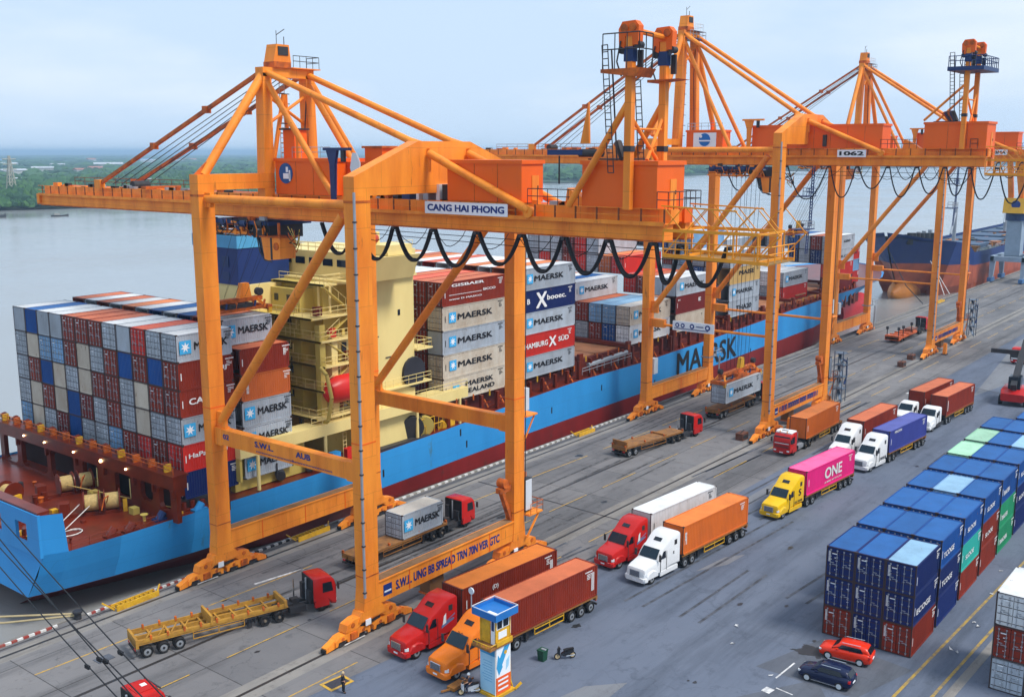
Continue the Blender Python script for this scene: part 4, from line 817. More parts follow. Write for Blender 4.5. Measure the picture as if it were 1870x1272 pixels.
# mooring ropes of the near ship at the left edge
t=thing('mooring_ropes','pale mooring ropes stretched from the stern to a quay bollard at left','rope',(41.4,82.3,.3))
b=MB(); b.path([(2,.0,0),(-2.5,4,-.2),(-8,9,.5)],.09,mat('old rope',(.45,.36,.2),.8)); b.path([(2,.2,.1),(-2.5,4.6,.2),(-8,9.8,1.2)],.09,mat('old rope',(.45,.36,.2),.8)); b.build('rope',t)
b=MB(); b.tube((0,0,-.3),(0,0,.5),.3,DARK,12); b.tube((0,0,.45),(0,0,.6),.42,DARK,12); b.build('bollard',loc=(43.4,82.2,.15),label='squat black bollard on the quay edge holding the pale ropes',cat='bollard')
for i,(p,q) in enumerate((((30,65.65,16.76),(27,43.34,13.2)),((30,65.94,15.2),(27,46.11,12.24)),((30,66.05,14.6),(27,45.23,12.54)),((30,66.31,13.2),(27,47.71,11.69)))):
    p=Vector(p);q=Vector(q);b=MB(); a=p.lerp(q,-.5); c=p.lerp(q,1.7); n=12; pts=[tuple(a.lerp(c,k/n)-Vector((0,0,.5*4*(k/n)*(1-k/n)))-a+Vector((0,0,.38))) for k in range(n+1)]; b.path(pts,.04,CABLE,6)
    d=p.lerp(q,.78)-a; b.box(d.x-.07,d.x+.07,d.y-.2,d.y+.2,d.z-.3,d.z-.1,CABLE)
    b.build('steel_cable',loc=a,label=('uppermost','second from the top','third from the top','lowest')[i]+' of the black steel cables slanting across the lower left foreground',cat='cable',group='steel cables in the foreground')
# ---------------------------------------------------------------- quay gantry cranes
LX=10.05; DX=.85; 
def bogie_proto():
    t=thing('x','x','x'); b=MB()
    b.prism([(-1.6,1.55),(1.6,1.55),(1.2,2.35),(-1.2,2.35)],'y',-.55,.55,ORANGE); b.build('saddle',t)
    b=MB(); b.prism([(-3.0,1.15),(-1.6,1.15),(-1.2,1.4),(1.2,1.4),(1.6,1.15),(3.0,1.15),(2.8,1.75),(1.9,2.0),(-1.9,2.0),(-2.8,1.75)],'y',-.46,.46,ORANGE)
    for k in (-2.2,2.2,0): b.tube((k,-.52,1.6),(k,.52,1.6),.2,DKORANGE,12)
    b.box(-1.1,1.1,-.3,.3,1.0,1.38,DARK); b.build('equaliser_beam',t)
    for s in (-1,1):
        b=MB(); c=s*2.15; b.prism([(c-1.95,.3),(c-1.95,.75),(c-1.5,1.0),(c-.6,1.08),(c-.4,1.3),(c+.4,1.3),(c+.6,1.08),(c+1.5,1.0),(c+1.95,.75),(c+1.95,.3),(c+1.7,.3),(c+1.6,.6),(c+.7,.6),(c+.6,.3),(c-.6,.3),(c-.7,.6),(c-1.6,.6),(c-1.7,.3)],'y',-.42,.42,ORANGE)
        for k in (-1.15,1.15): b.tube((c+k,-.47,.78),(c+k,.47,.78),.15,DKORANGE,10)
        b.box(c-.35,c+.35,-.6,-.42,.4,.95,DKORANGE)  # box in darker orange, painting recess shadow onto the frame
        b.build('bogie_frame',t); 
        for k in (-1.15,1.15):
            b=MB(); b.tube((c+k,-.24,.36),(c+k,.24,.36),.36,DARK,16); b.build('wheel',t)
    b=MB(); b.prism([(-5.0,.12),(-5.0,.5),(-4.0,.9),(-4.0,.2)],'y',-.3,.3,ORANGE); b.prism([(5.0,.12),(4.0,.2),(4.0,.9),(5.0,.5)],'y',-.3,.3,ORANGE); b.box(-5.15,-4.98,-.25,.25,.1,.4,BLACK); b.box(4.98,5.15,-.25,.25,.1,.4,BLACK); b.build('rail_sweeper',t)
    b=MB(); b.box(-.9,-.3,-.66,-.57,1.1,1.6,SIGNW); b.box(-3.2,-.9,-.5,-.46,.18,.26,HW); b.build('warning_plate',t)
    return t
BOG=bogie_proto()
def legs(T,zt,water_extra):
    for nm,x,y,z1 in (('leg',-LX,0,zt),('leg',LX,0,zt),('leg',-LX,20,zt),('leg',LX,20,zt)):
        b=MB(); b.beam((x,y,4.4),(x,y,z1),2*DX*.93,1.1,ORANGE,upv=(0,1,0),w2=2*DX,h2=1.2)
        b.beam((x,y,2.3),(x,y,4.4),2.0,1.15,ORANGE,upv=(0,1,0),w2=2*DX*.93,h2=1.1)
        b.beam((x,y,z1-.55),(x,y,z1-.35),2*DX+.05,1.24,DKORANGE,upv=(0,1,0)); b.beam((x,y,16.6),(x,y,16.72),2*DX*.97+.02,1.18,ORANGE2,upv=(0,1,0)); b.beam((x,y,5.2),(x,y,5.3),2*DX*.94+.03,1.16,DKORANGE,upv=(0,1,0))
        b.build(nm,T)
def crane(off,kind,label,word,sill_text,sign,blue_logo=True):
    A=kind=='A'; T=thing('gantry_crane',label,'crane',(67.3+off,60.4,0),0,'orange quay gantry cranes')
    zt=36.6 if A else 41.0; gz=34.0 if A else 38.4; top=zt+1.35; q=random.Random(off)
    legs(T,zt,0)
    for y in (0,20):                                # sill beams
        b=MB(); b.box(-LX+.8,LX-.8,y-.5,y+.5,2.45,4.35,ORANGE); b.box(-LX+.8,LX-.8,y-.62,y+.62,4.353,4.45,ORANGE); b.box(-LX+1,LX-1,y-.45,y+.45,4.453,4.5,mat('dirty walk plate',(.28,.15,.07),.8,dirt=.9))
        for x in (-5.5,0,5.5): b.box(x-.05,x+.05,y-.53,y+.53,2.46,4.34,ORANGE2)
        for x in (-LX,LX): b.prism([(x-1.2,2.3),(x+1.2,2.3),(x+.7,1.7),(x-.7,1.7)],'y',y-.5,y+.5,ORANGE)
        b.build('sill_beam',T)
        if y==0 and sill_text: text(T,sill_text,BLUEL,'-y',-7.2,3.0,-.52,14.2,.85,bold=.012)
        if y==0:
            b=MB(); b.box(-8.7,-7.7,-.53,-.51,2.9,3.9,BLUEL); b.box(-8.6,-7.8,-.545,-.531,3.2,3.35,SIGNW); b.build('emblem_plate',T)
    for x in (-LX,LX):                                 # portal beams, braces and ties, one frame at each end
        b=MB()
        if A: b.box(x-.45,x+.45,.5,19.5,13.3,14.75,ORANGE); b.box(x-.5,x+.5,.55,1.6,13.2,14.85,ORANGE); b.box(x-.5,x+.5,18.4,19.4,13.2,14.85,ORANGE)
        else: b.tube((x,.5,14.4),(x,19.5,14.4),.2,ORANGE,8); b.box(x-.4,x+.4,17,19.5,14,15.2,ORANGE)
        b.build('portal_beam',T)
        if A and x<0:
            text(T,'02',BLUEL,'-x',18.2,13.9,x-.47,.9,.5,bold=.012); text(T,'S.W.L.',BLUEL,'-x',13.6,13.95,x-.47,2.6,.55,bold=.012); text(T,'AUB',BLUEL,'-x',8.0,14.0,x-.47,1.9,.55,bold=.012); text(T,'mmmmmmmm&mmmmmmmm',BLUEL,'-x',13.4,13.5,x-.47,10.,.18)
        b=MB(); za=15.4 if A else 17.0; zb=zt-1.6
        b.tube((x,18.9,za),(x,1.6,zb),.42,ORANGE,14); b.box(x-.16,x+.16,18.2,19.6,za-.9,za+.9,ORANGE); b.build('diagonal_brace',T)
        b=MB(); b.tube((x,.5,zt-.75),(x,19.5,zt-.75),.4,ORANGE,14); b.box(x-.2,x+.2,18.6,19.6,zt-1.5,zt-.2,ORANGE); b.box(x-.2,x+.2,.4,1.4,zt-1.5,zt-.2,ORANGE); b.build('tie_tube',T)
    # land side gable beam
    b=MB(); gt=40.85 if A else 45.2; b.prism([(-LX-DX,zt),(-LX-DX,zt+1.5),(-3.6,gt),(3.0,gt),(LX+DX,zt+1.5),(LX+DX,zt)],'y',-.6,.6,ORANGE); b.build('gable_beam',T)
    b=MB(); b.box(-2.6,-2.45,-.95,-.6,gt-2.5,gt-.6,ORANGE); b.box(2.45,2.6,-.95,-.6,gt-2.5,gt-.6,ORANGE); b.build('bracket_plate',T)
    ze=gz+1.9
    for x in (-2.5,2.5):
        b=MB(); b.tube((x,-.8,gt-1),(x,-11.2,ze-.4),.34,ORANGE,12); b.tube((x-.25,-11.2,ze-.5),(x+.25,-11.2,ze-.5),.45,ORANGE,12); b.build('gable_brace',T)
    # water side cross beams
    vx=2.85
    for s in (-1,1):
        b=MB(); b.box(min(s*(LX+DX),s*(vx-.6)),max(s*(LX+DX),s*(vx-.6)),19.4,20.6,zt,zt+1.4,ORANGE) if A else b.box(min(s*(LX+DX),s*(vx-.6)),max(s*(LX+DX),s*(vx-.6)),19.4,20.6,zt,zt+.9,ORANGE); b.build('cross_beam',T)
        b=MB(); c=s*(LX); b.prism([(c-.8,zt+1.35),(c+.8,zt+1.35),(c+.1-.5*s,zt+2.5),(c-.5*s-.3,zt+2.2)],'y',19.9,20.1,DKORANGE); b.build('gusset_plate',T)
    # A-frame
    az=47.4 if A else 57.6; ax=2.6 if A else 1.9
    for s in (-1,1):
        b=MB(); b.beam((s*vx,20,zt-1),(s*ax,20,az-.2),1.15,1.1,ORANGE,upv=(0,1,0),w2=1.0); b.build('a_frame_post',T)
        b=MB(); b.tube((s*(LX-.2),20,zt+1.3),(s*(ax+.1),20,az-.3),.42,ORANGE,14); b.build('a_frame_brace',T)
        b=MB(); b.tube((s*(ax-.1),20,az-.6),(s*2.4,11.2,gz+2.2),.3,ORANGE,12); b.build('a_frame_strut',T)
        b=MB(); b.tube((s*(ax-.1),20,az),(s*2.6,.3,gt-.3),.3,ORANGE,12); b.tube((s*2.6,1.2,gt-.1),(s*2.6,-.2,gt-.45),.42,ORANGE,12); b.build('backstay',T)
        b=MB(); fy=50.0 if A else 48; b.beam((s*ax,20.2,az),(s*2.3,fy,gz+2.4),.34,.34,DKORANGE); 
        for k in (.3,.62): c=Vector((s*ax,20.2,az)).lerp(Vector((s*2.3,fy,gz+2.4)),k); b.box(c.x-.3,c.x+.3,c.y-.35,c.y+.35,c.z-.35,c.z+.35,DKORANGE)
        b.box(s*2.3-.3,s*2.3+.3,fy-.6,fy+.6,gz+1.9,gz+2.9,ORANGE); b.build('forestay',T)
    b=MB()
    for k in range(5): b.tube((-1.4+k*.7,20.2,az-.2),(-1.2+k*.6,fy-1-k*.8,gz+2.4),.045,CABLE,4)
    b.build('luffing_rope',T)
    b=MB(); b.box(-ax-.5,ax+.5,19.45,20.55,az-.5,az+.35,ORANGE); b.tube((-ax,20,az-5),(ax,20,az-2),.16,ORANGE,8); b.tube((ax,20,az-5),(-ax,20,az-2),.16,ORANGE,8); b.build('apex_beam',T)
    b=MB(); b.box(-1.9,.1,19.2,20.8,az+.35,az+.9,DKORANGE); b.prism([(-1.9,az+.9),(.2,az+.9),(0,az+2.5),(-1.5,az+2.5)],'y',19.3,20.7,ORANGE); b.box(-1.35,-.15,19.24,19.29,az+1.5,az+2.3,DARK); b.tube((-.9,20,az+2.5),(-.9,20,az+3.8),.04,DARK,4); b.path([(-.9,20,az+3.4),(.1,20,az+4)],.04,DARK,4); b.tube((.0,20,az+2.5),(.0,20,az+3.3),.05,DARK,4); b.build('sheave_house',T)
    b=MB(); b.box(.15,ax+1,19,21,az+.36,az+.45,ORANGE if A else NAVY); b.rail([(.3,19.1,az+.45),(ax+.9,19.1,az+.45),(ax+.9,20.9,az+.45)],DARK if A else WHITE,1.1,.8,.035); b.build('apex_platform',T)
    if not A: b=MB(); b.box(-ax-.1,ax+1.2,18.6,21.2,az-.9,az-.75,NAVY); b.rail([(-ax,18.7,az-.75),(ax+1.1,18.7,az-.75),(ax+1.1,21,az-.75)],GREY,1.1,.9,.04); b.build('apex_gallery',T)
    b=MB(); b.ladder((.2,21,gz+2.2),(.2,20.8,az),.6,mat('ladder pale',(.5,.4,.3),.6),r=.045); 
    for k in range(9): b.tube((-.2,20.7,gz+4+k*(az-gz-5)/9),(1.0,20.7,gz+4+k*(az-gz-5)/9),.04,DARK,4)
    b.build('mast_ladder',T); b=MB(); b.tube((-1.2,21.6,gz+2),(.2,20.6,az-2),.22,ORANGE,8); b.tube((1.4,21.6,gz+2),(.4,20.6,az-2),.22,ORANGE,8); b.path([(ax-.2,19.7,az-1),(ax-.9,19.5,az-6),(1.2,19.3,gz+6),(.2,19,gz+4)],.06,CABLE,5); b.build('boom_hoist_frame',T)
    # girder with its lower rail box and walkway
    yt=63.3 if A else 60; y0=-23.2 if A else -24.6
    b=MB(); b.box(-1.6,-.4,y0,yt,gz+.9,gz+1.95,ORANGE); b.box(.4,1.6,y0,yt,gz+.9,gz+1.95,ORANGE2)
    for y in range(int(y0),int(yt),6): b.box(-.4,.4,y,y+.5,gz+1,gz+1.8,ORANGE2)
    b.box(-2.2,-.9,y0+.2,yt+.4,gz-.25,gz+.88,ORANGE); b.box(.9,2.2,y0+.2,yt+.4,gz-.25,gz+.88,ORANGE); b.box(-2.3,-.8,y0+.2,yt,gz-.36,gz-.253,DKORANGE); b.box(.8,2.3,y0+.2,yt,gz-.36,gz-.253,DKORANGE)
    b.box(-2.5,2.5,yt,yt+.6,gz-.1,gz+1.0,ORANGE); b.box(-2.1,-1.6,yt+.6,yt+1.3,gz-.3,gz+.4,DKORANGE); b.build('girder',T)
    b=MB(); b.box(-2.55,-1.6,y0,yt,gz+.9,gz+.98,ORANGE); b.box(-2.58,-2.5,y0,yt,gz+.8,gz+1.1,ORANGE)
    for s_ in range(int((yt-y0)/1.9)+1):
        y=y0+s_*1.9; b.box(-2.57,-2.5,y-.06,y+.06,gz+1.0,gz+2.0,mat('rusty handrail post',(.2,.06,.02),.7,dirt=.6))
    for z in (1.5,2.0): b.box(-2.56,-2.51,y0,yt,gz+z-.025,gz+z+.025,ORANGE)
    b.box(-1.72,-1.62,24,yt,gz+.95,gz+1.95,mat('walkway panel',(.85,.3,.05),.6,dirt=.7,scale=1)); b.build('walkway',T)
    b=MB()
    pass
    b.box(-2.2,2.2,41,42,gz+1.95,gz+2.3,DKORANGE); b.tube((-1,45.5,gz+2.3),(1,45.5,gz+2.3),.5,DARK,12); b.box(-2.3,-2,31,31.8,gz+1.95,gz+2.8,ORANGE); b.build('girder_fitting',T)
    b=MB()
    for k in range(60):
        y=q.uniform(y0+1,yt-2); 
        if not(-24<y<-15 or -11<y<-2 or 11<y<19): b.box(-1.4,-.9,y,y+q.uniform(.2,1.2),gz+1.95,gz+1.95+q.uniform(.08,.4),q.choice((ORANGE,DKORANGE,DARK,ORANGE,GREY)))
    b.build('girder_clutter',T,kind='stuff')
    b=MB(); b.rail([(1.7,24,gz+1.9),(1.7,yt-1,gz+1.9)],mat('rusty handrail post',(.2,.06,.02),.7,dirt=.6),1.0,2.2,.035); b.build('far_handrail',T)
    # machinery houses
    def house(x0,x1,ya,yb,z0,z1,door=True,label=None,roof=None):
        b=MB(); b.box(x0,x1,ya,yb,z0,z1-.3,ORANGE2); 
        for k in range(1,int((yb-ya)/2.4)): y=ya+k*2.4; b.box(x0-.02,x0,y-.03,y+.03,z0,z1-.3,DKORANGE)
        o=b.build('machinery_house',T); b=MB(); b.box(x0-.12,x1+.12,ya-.12,yb+.12,z1-.3,z1,ORANGE2); b.build('roof',o)
        if door: b=MB(); xm=(x0+x1)/2; b.box(xm-.1,xm+.8,ya-.05,ya-.01,z0+.1,z0+2.1,ORANGE); b.box(xm+.6,xm+.68,ya-.1,ya-.05,z0+1,z0+1.3,DARK); b.build('door',o)
        return o
    hz=gz+2.05
    if A:
        h=house(-2.35,1.9,11.4,19.1,hz,39.4,False); house(-.4,2.4,6,12,hz,39.1,False)
        house(-2.3,.5,-10.3,-2.6,hz,39.35); h2=house(-2.3,1.6,-22.4,-16,hz-.1,39.35)
        b=MB(); b.tube((-2.36,17.6,38),(-2.42,17.6,38),.95,mat('emblem blue',(.01,.09,.28),.5,dirt=.2),28); b.box(-2.46,-2.43,17.2,17.5,38.1,38.6,SIGNW); b.box(-2.46,-2.43,17.0,17.9,37.5,38.0,SIGNW); b.box(-2.46,-2.43,16.9,17.1,37.3,38.3,SIGNW); b.build('port_emblem',T)
    else:
        h=house(-2.3,.3,12.6,18.6,hz,43.2,False); house(-1.9,1.5,-11,8,hz,43.75,False); h2=house(-2.3,1.9,-24.4,-16.6,hz-.1,43.8)
        b=MB(); b.box(-2.34,-2.31,13.6,17.4,hz+.25,hz+2.35,SIGNW); b.tube((-2.35,15.5,hz+1.3),(-2.4,15.5,hz+1.3),.95,mat('emblem bright blue',(.01,.16,.5),.5,dirt=.2),28); b.box(-2.44,-2.41,14.4,16.6,hz+1.05,hz+1.25,SIGNW); b.tube((-2.41,16.1,hz+1.8),(-2.44,16.1,hz+1.8),.22,SIGNW,12); b.build('port_emblem',T)
        b=MB(); b.rail([(-2.2,12.7,43.2),(-2.2,18.5,43.2),(.2,18.5,43.2)],GREY,1,1,.035); b.tube((-1,15,43.2),(-1,15,44.6),.3,ORANGE2,6); b.build('roof_railing',T)
    # clutter between gable and girder: cable drums, cabinets
    b=MB()
    for y,m,w in ((-1.9,DARK,.7),(-.9,WHITE,.4),(.4,GREY,.6),(1.5,WHITE,.3),(2.6,NAVY,.9),(4.0,DARK,.6),(5.2,DKORANGE,.9)): b.box(-1.4,.8,y,y+w,gz+1.96,gz+3.3,m)
    b.tube((-1.6,7.5,gz+2.7),(1.2,7.5,gz+2.7),.65,DARK,14); b.box(-2.2,-1.6,-3.3,-2.8,gz+2.3,gz+3.9,DARK); b.build('hoist_gear',T)
    # service jib and floodlights
    b=MB(); hz2=38.9 if A else 43.2; m=NAVY if A else ORANGE; jy=2.6 if A else 0
    b.prism([(jy+8.0,hz-1),(jy+8.4,hz-1),(jy+8.5,hz2),(jy+8.9,hz2+1.2),(jy+7.5,hz2+1.2),(jy+7.8,hz2)],'x',-2.8,-2.5,m); b.box(-2.9,-2.45,jy+5.9,jy+9.2,hz2+1.2,hz2+1.45,m); b.box(-2.8,-2.5,jy+6.6,jy+7.0,hz2+.2,hz2+1.2,DARK); b.build('service_jib',T)
    if A: b=MB(); b.prism([(7.0,37.9),(7.7,37.5),(8.1,38.6),(7.8,39.9),(7.3,39.9),(6.9,39.0)],'x',-3.1,-2.95,LGREY); b.build('floodlight',T); b=MB(); b.box(-1.7,-.2,17,18.6,39.4,42,ORANGE2); b.box(-2,-.0,16.8,18.8,42,42.15,DARK); b.rail([(-2.2,11.6,39.4),(-2.2,16.8,39.4)],GREY,1,1.1,.03); b.tube((-2,16.1,39.4),(-2,16.1,41.4),.25,ORANGE,8); b.build('roof_plant',T); b=MB(); b.box(-.2,1.4,7,9.2,39.1,40.3,ORANGE2); b.box(-.4,1.6,6.8,9.4,40.3,40.5,DKORANGE); b.build('roof_hut',T)
    # sign board
    if sign:
        b=MB(); b.box(-2.7,-2.62,sign[1],sign[2],gz+.95+sign[4],gz+1.95+sign[4],SIGNW); o=b.build('sign_board',T); text(o,sign[0],BLUEL if A else LETK,'-x',sign[2]-.3,gz+1.18+sign[4],-2.72,sign[2]-sign[1]-.6,.56,bold=.012)
    # twin masts over the land end (not on a crane whose land end is out of the picture, but every crane has them)
    mz=48.6 if A else 53.6; my=-20.3 if A else -21.6
    for x in (-2.75,1.95):
        b=MB(); b.beam((x,my,gz+1.9),(x,my,mz-.6),.52,.55,ORANGE,upv=(0,1,0)); b.box(x-.3,x+.3,my-.32,my+.32,gz+6,gz+6.4,DARK); b.build('mast',T)
        b=MB(); b.prism([(my-.75,mz-1.3),(my-.3,mz-1.3),(my-.25,mz-.7),(my+.3,mz-.7),(my+.35,mz-1.5),(my+.8,mz-1.3),(my+.85,mz-.2),(my+.55,mz+.3),(my-.5,mz+.35),(my-.8,mz)],'x',x-.32,x+.32,ORANGE2); b.tube((x-.4,my+.35,mz-.15),(x+.4,my+.35,mz-.15),.3,DKORANGE,14); b.tube((x-.4,my-.35,mz-.1),(x+.4,my-.35,mz-.1),.28,DKORANGE,14); b.tube((x-.3,my-.7,mz-1.3),(x+.3,my-.7,mz-1.3),.25,DARK,12); b.tube((x-.3,my+.6,mz-1.6),(x+.3,my+.6,mz-1.6),.28,DARK,12); b.box(x-.3,x+.3,my-.34,my+.4,mz-2.4,mz-1.4,NAVY); b.box(x+.3,x+.5,my-.75,my-.35,mz-3.0,mz-1.6,DARK); b.path([(x-.4,my+.6,mz-1),(x-.4,my+.9,mz-2.4),(x-.4,my+.5,mz-3.4)],.06,DARK,5); b.build('sheave_block',T)
        b=MB(); b.tube((x,my,mz-5),(x+(.8 if x>0 else 0),my+5.2 if A else my+5,gz+2 if A else 44),.26 if A else .16,ORANGE,10); b.tube((x,my,mz-6),(-x*.3,my-.2,gz+5.4),.14,ORANGE,8); b.build('mast_brace',T)
    pz=45.6 if A else 50.4; pm=DKORANGE if A else NAVY
    b=MB(); 
    if A: b.prism([(my+1.9,pz-.15),(my+1.9,pz+.1),(my-1.4,pz+.1),(my-1.0,pz-.5)],'x',-3.7,-1.6,pm); b.prism([(my+1,pz-.6),(my+1,pz-.4),(my-1.6,pz-.4)],'x',1.2,3,pm); b.rail([(-3.6,my+1.8,pz+.1),(-3.6,my-1.2,pz+.1),(-1.8,my-1.2,pz+.1)],DARK,2.4,.8,.045)
    else: b.box(-3.9,3.4,my-2.2,my+2.2,pz-.3,pz+.2,pm); b.rail([(-3.8,my+2.1,pz+.2),(-3.8,my-2.1,pz+.2),(3.3,my-2.1,pz+.2),(3.3,my+2.1,pz+.2)],NAVY,1.3,.8,.05)
    b.build('mast_platform',T); b=MB(); b.tube((-2.75,my,mz-.2),(1.95,my,mz-.4),.2,ORANGE,8); b.build('mast_tie',T); b=MB(); b.tube((-2.75,my,mz-7),(1.95,my,mz-7),.1,ORANGE,6); b.build('mast_tie',T)
    b=MB(); b.ladder((-2.9,my+1.4,gz+4.5 if A else 43.8),(-3.2,my+1.9,mz-1.2),.6,DARK,side=(.3,1,0),r=.045); b.ladder((-2.0,my+1.4,gz+4.5 if A else 43.8),(-2.3,my+1.9,mz-1.5),.1,DARK,r=.04) ; b.ladder((1.2,my+1.3,gz+4.5),(1.0,my+1.7,pz-.4),.6,DARK,side=(.3,1,0),r=.045); b.build('mast_ladder',T)
    b=MB(); b.box(-2,2,my+1,my+4,(39.4 if A else 43.8),(39.5 if A else 43.9),DARK); 
    for k in range(6): b.tube((-1.6+k*.6,my+1.2+k*.3,39.5 if A else 43.9),(-1.4+k*.6,my+1.8+k*.4,40.7+(0 if A else 4.4)),.28,(DARK,NAVY,DKORANGE)[k%3],8)
    if A: b.box(-2.5,-2.0,my+4.2,my+7.4,39.75,40.15,NAVY); b.tube((-2.2,my+4.6,39.9),(-2.2,my+2.6,39.9),.3,DARK,10); b.tube((-2.3,my+6.4,39.7),(-2.3,my+6.4,37.6),.07,DARK,5); b.prism([(my+4.2,40.6),(my+5,40.6),(my+4.3,43.6)],'x',-1.6,-1.4,ORANGE)
    b.build('roof_machinery',T)
    b=MB(); hr=hz-.1
    b.rail([(-2.45,-11,hr),(-2.45,-15.8,hr)],DARK,1.25,.95,.035); b.build('guard_rail',T); b=MB(); b.rail([(-2.4,-22.5,hr),(-2.4,-23.4,hr),(2.4,-23.4,hr),(2.4,-21,hr)],DARK,1.25,.8,.035); b.build('guard_rail',T); b=MB(); b.prism([(-13.4,hr),(-15.9,hr),(-15.2,hr+.5),(-13.6,hr+1.3)],'x',-.8,.2,ORANGE); b.build('wedge_bracket',T)
    # trailing platform frame at the land end
    b=MB(); yb_=y0-7.2; zz=gz+.55; m=mat('access frame yellow orange',(.85,.33,.02),.5,dirt=.4)
    for x in (-2.6,1.6):
        b.beam((x,y0,zz),(x,yb_,zz),.16,.22,m); b.beam((x,y0,zz-1.75),(x,yb_-.8,zz-1.9),.18,.24,m); b.beam((x,y0+.2,zz+1.7),(x,yb_+1.6,zz+1.5),.1,.1,m)
        for k in range(5): y=y0-k*1.8; b.beam((x,y,zz-1.8),(x,y,zz),.09,.09,m); b.beam((x,y,zz-1.8),(x,y-1.6,zz),.08,.08,m); b.beam((x,y,zz),(x,y-1.5,zz+1.6 if k<4 else zz),.06,.06,m); b.beam((x,y,zz+1.6),(x,y-1.5,zz),.06,.06,m)
    for y in (y0-1,yb_): b.beam((-2.6,y,zz),(1.6,y,zz),.12,.14,m); b.beam((-2.6,y,zz-1.85),(1.6,y,zz-1.85),.14,.18,m)
    b.box(-2.6,1.6,yb_-.8,y0,zz-2.0,zz-1.92,mat('grating',(.3,.17,.05),.8)); b.rail([(-2.65,y0,zz-1.9),(-2.65,yb_-.8,zz-1.9),(1.6,yb_-.8,zz-1.9)],m,1.1,1,.04); b.build('end_platform',T)
    # festoon cables
    n=8; ys=[3.5-k*4.25 for k in range(7)]+[-27.2+0*k for k in range(0)]
    if A: ys=[13.2,8.3,3.6,-.9,-5.7,-10.3,-14.4,-18.4,-22.2,-24.5,-28.2]
    else: ys=[12,7,2.3,-4,-8,-12.2,-16,-19.6,-22.6,-26,-30]
    for k in range(len(ys)-1):
        b=MB(); ya,yb2=ys[k]-.22,ys[k+1]+.22; dp=2.75*(.9+.25*q.random()) if A else 3.9*(.75+.4*q.random()); pts=[]
        if not A and k==2: dp=4.6
        for i in range(15):
            t=i/14; s=2*t-1; pts.append((-2.35,ya+(yb2-ya)*(t+.05*math.sin(math.pi*2*t)),gz-.42-dp*(1-abs(s)**2.8)))
        rr=.125 if A else .09
        b.path(pts,rr,CABLE,6); 
        if A: b.path([(p[0]+.24,p[1],p[2]+.12*(1-abs(2*i/14-1))) for i,p in enumerate(pts)],rr*.8,CABLE,5)
        b.box(-2.5,-1.9,yb2-.35,yb2-.05,gz-.62,gz-.36,DARK); b.build('festoon_cable',T)
    b=MB()
    for k in range(7):
        ya,yb2=ys[k]-1.0,ys[k+1]-.4; pts=[(1.6,ya+(yb2-ya)*i/8,gz-.5-1.7*(1-(i/4-1)**2)*q.uniform(.95,1.05)) for i in range(9)]; b.path(pts,.035,CABLE,4)
    b.tube((1.3,-22,gz-1.3),(1.3,12,gz-1.1),.03,CABLE,4); b.tube((1.6,-22,gz-2.0),(1.6,12,gz-1.5),.03,CABLE,4); b.build('thin_cable',T)
    # trolley, cab, ropes, spreader
    ty,sx,sy,sz=crane_tr[word]
    b=MB(); b.box(-2.7,2.7,ty-4.5,ty+4.5,gz-1.0,gz-.62,NAVY); b.box(-2.7,-2.3,ty-1.2,ty+5.2,gz-1.9,gz-1.75,ORANGE); 
    for k in (-3.5,-1,2,4): b.tube((-2.4,ty+k,gz-.9),(-2.4,ty+k+.9,gz-.9),.42,NAVY if k>-2 else DARK,12); b.tube((-1.3,ty+k,gz-1.2),(1.3,ty+k,gz-1.2),.5,DARK,12); b.box(-2.6,-2.45,ty+k,ty+k+.12,gz-1.9,gz-.9,ORANGE)
    b.box(-2.6,2.6,ty-1,ty+5,gz-2.0,gz-1.9,ORANGE); b.rail([(-2.6,ty+5,gz-1.9),(-2.6,ty-.8,gz-1.9)],DKORANGE,.8,1.2,.05); b.box(-2.2,2,ty-4,ty-1.5,gz-2.3,gz-1,DARK); b.build('trolley',T)
    b=MB()
    for k in range(34):
        y=ty+q.uniform(-4.4,5); z=gz-q.uniform(.5,2.2); x=-2.75+q.uniform(0,.3); b.box(x,x+q.uniform(.15,.6),y,y+q.uniform(.15,.9),z,z+q.uniform(.1,.5),q.choice((DARK,NAVY,DKORANGE,ORANGE,DARK,GREY)))
    for k in range(12): y=ty+q.uniform(-4.5,4); b.path([(-2.8,y,gz-.6),(-2.85,y+q.uniform(-.6,.6),gz-1.4),(-2.7,y+q.uniform(-1,1),gz-2.2)],.05,q.choice((CABLE,ORANGE,DKORANGE)),4)
    b.build('trolley_machinery',T,kind='stuff')
    b=MB(); cy=ty-4.9; b.prism([(cy-1.4,gz-4.1),(cy-1.5,gz-2.1),(cy+1.3,gz-2.1),(cy+.9,gz-4.2),(cy+.4,gz-4.3)],'x',-2.9,-1.0,ORANGE); b.box(-2.94,-2.9,cy-.3,cy-.05,gz-4.2,gz-2.1,DARK); b.tube((-2.96,cy-.9,gz-2.9),(-2.9,cy-.9,gz-2.9),.38,DKORANGE,12); b.prism([(cy+1.32,gz-2.15),(cy+1.95,gz-2.1),(cy+1.5,gz-3.6),(cy+.95,gz-4.15)],'x',-2.8,-1.1,GLASS); b.path([(-2.9,cy+1.9,gz-2.1),(-2.9,cy+1.6,gz-3.5),(-2.9,cy+.9,gz-4.3),(-2.9,cy-.2,gz-4.4)],.07,DARK,5)
    b.box(-3,-.9,cy-1.6,cy+1.5,gz-2.1,gz-1.98,DKORANGE); b.tube((-2.5,cy+.9,gz-2),(-2.4,cy+1.6,gz-.7),.09,ORANGE,6); b.tube((-2.5,cy-.9,gz-2),(-2.5,cy-.9,gz-.7),.14,DKORANGE,6); b.build('operator_cab',T)
    b=MB()
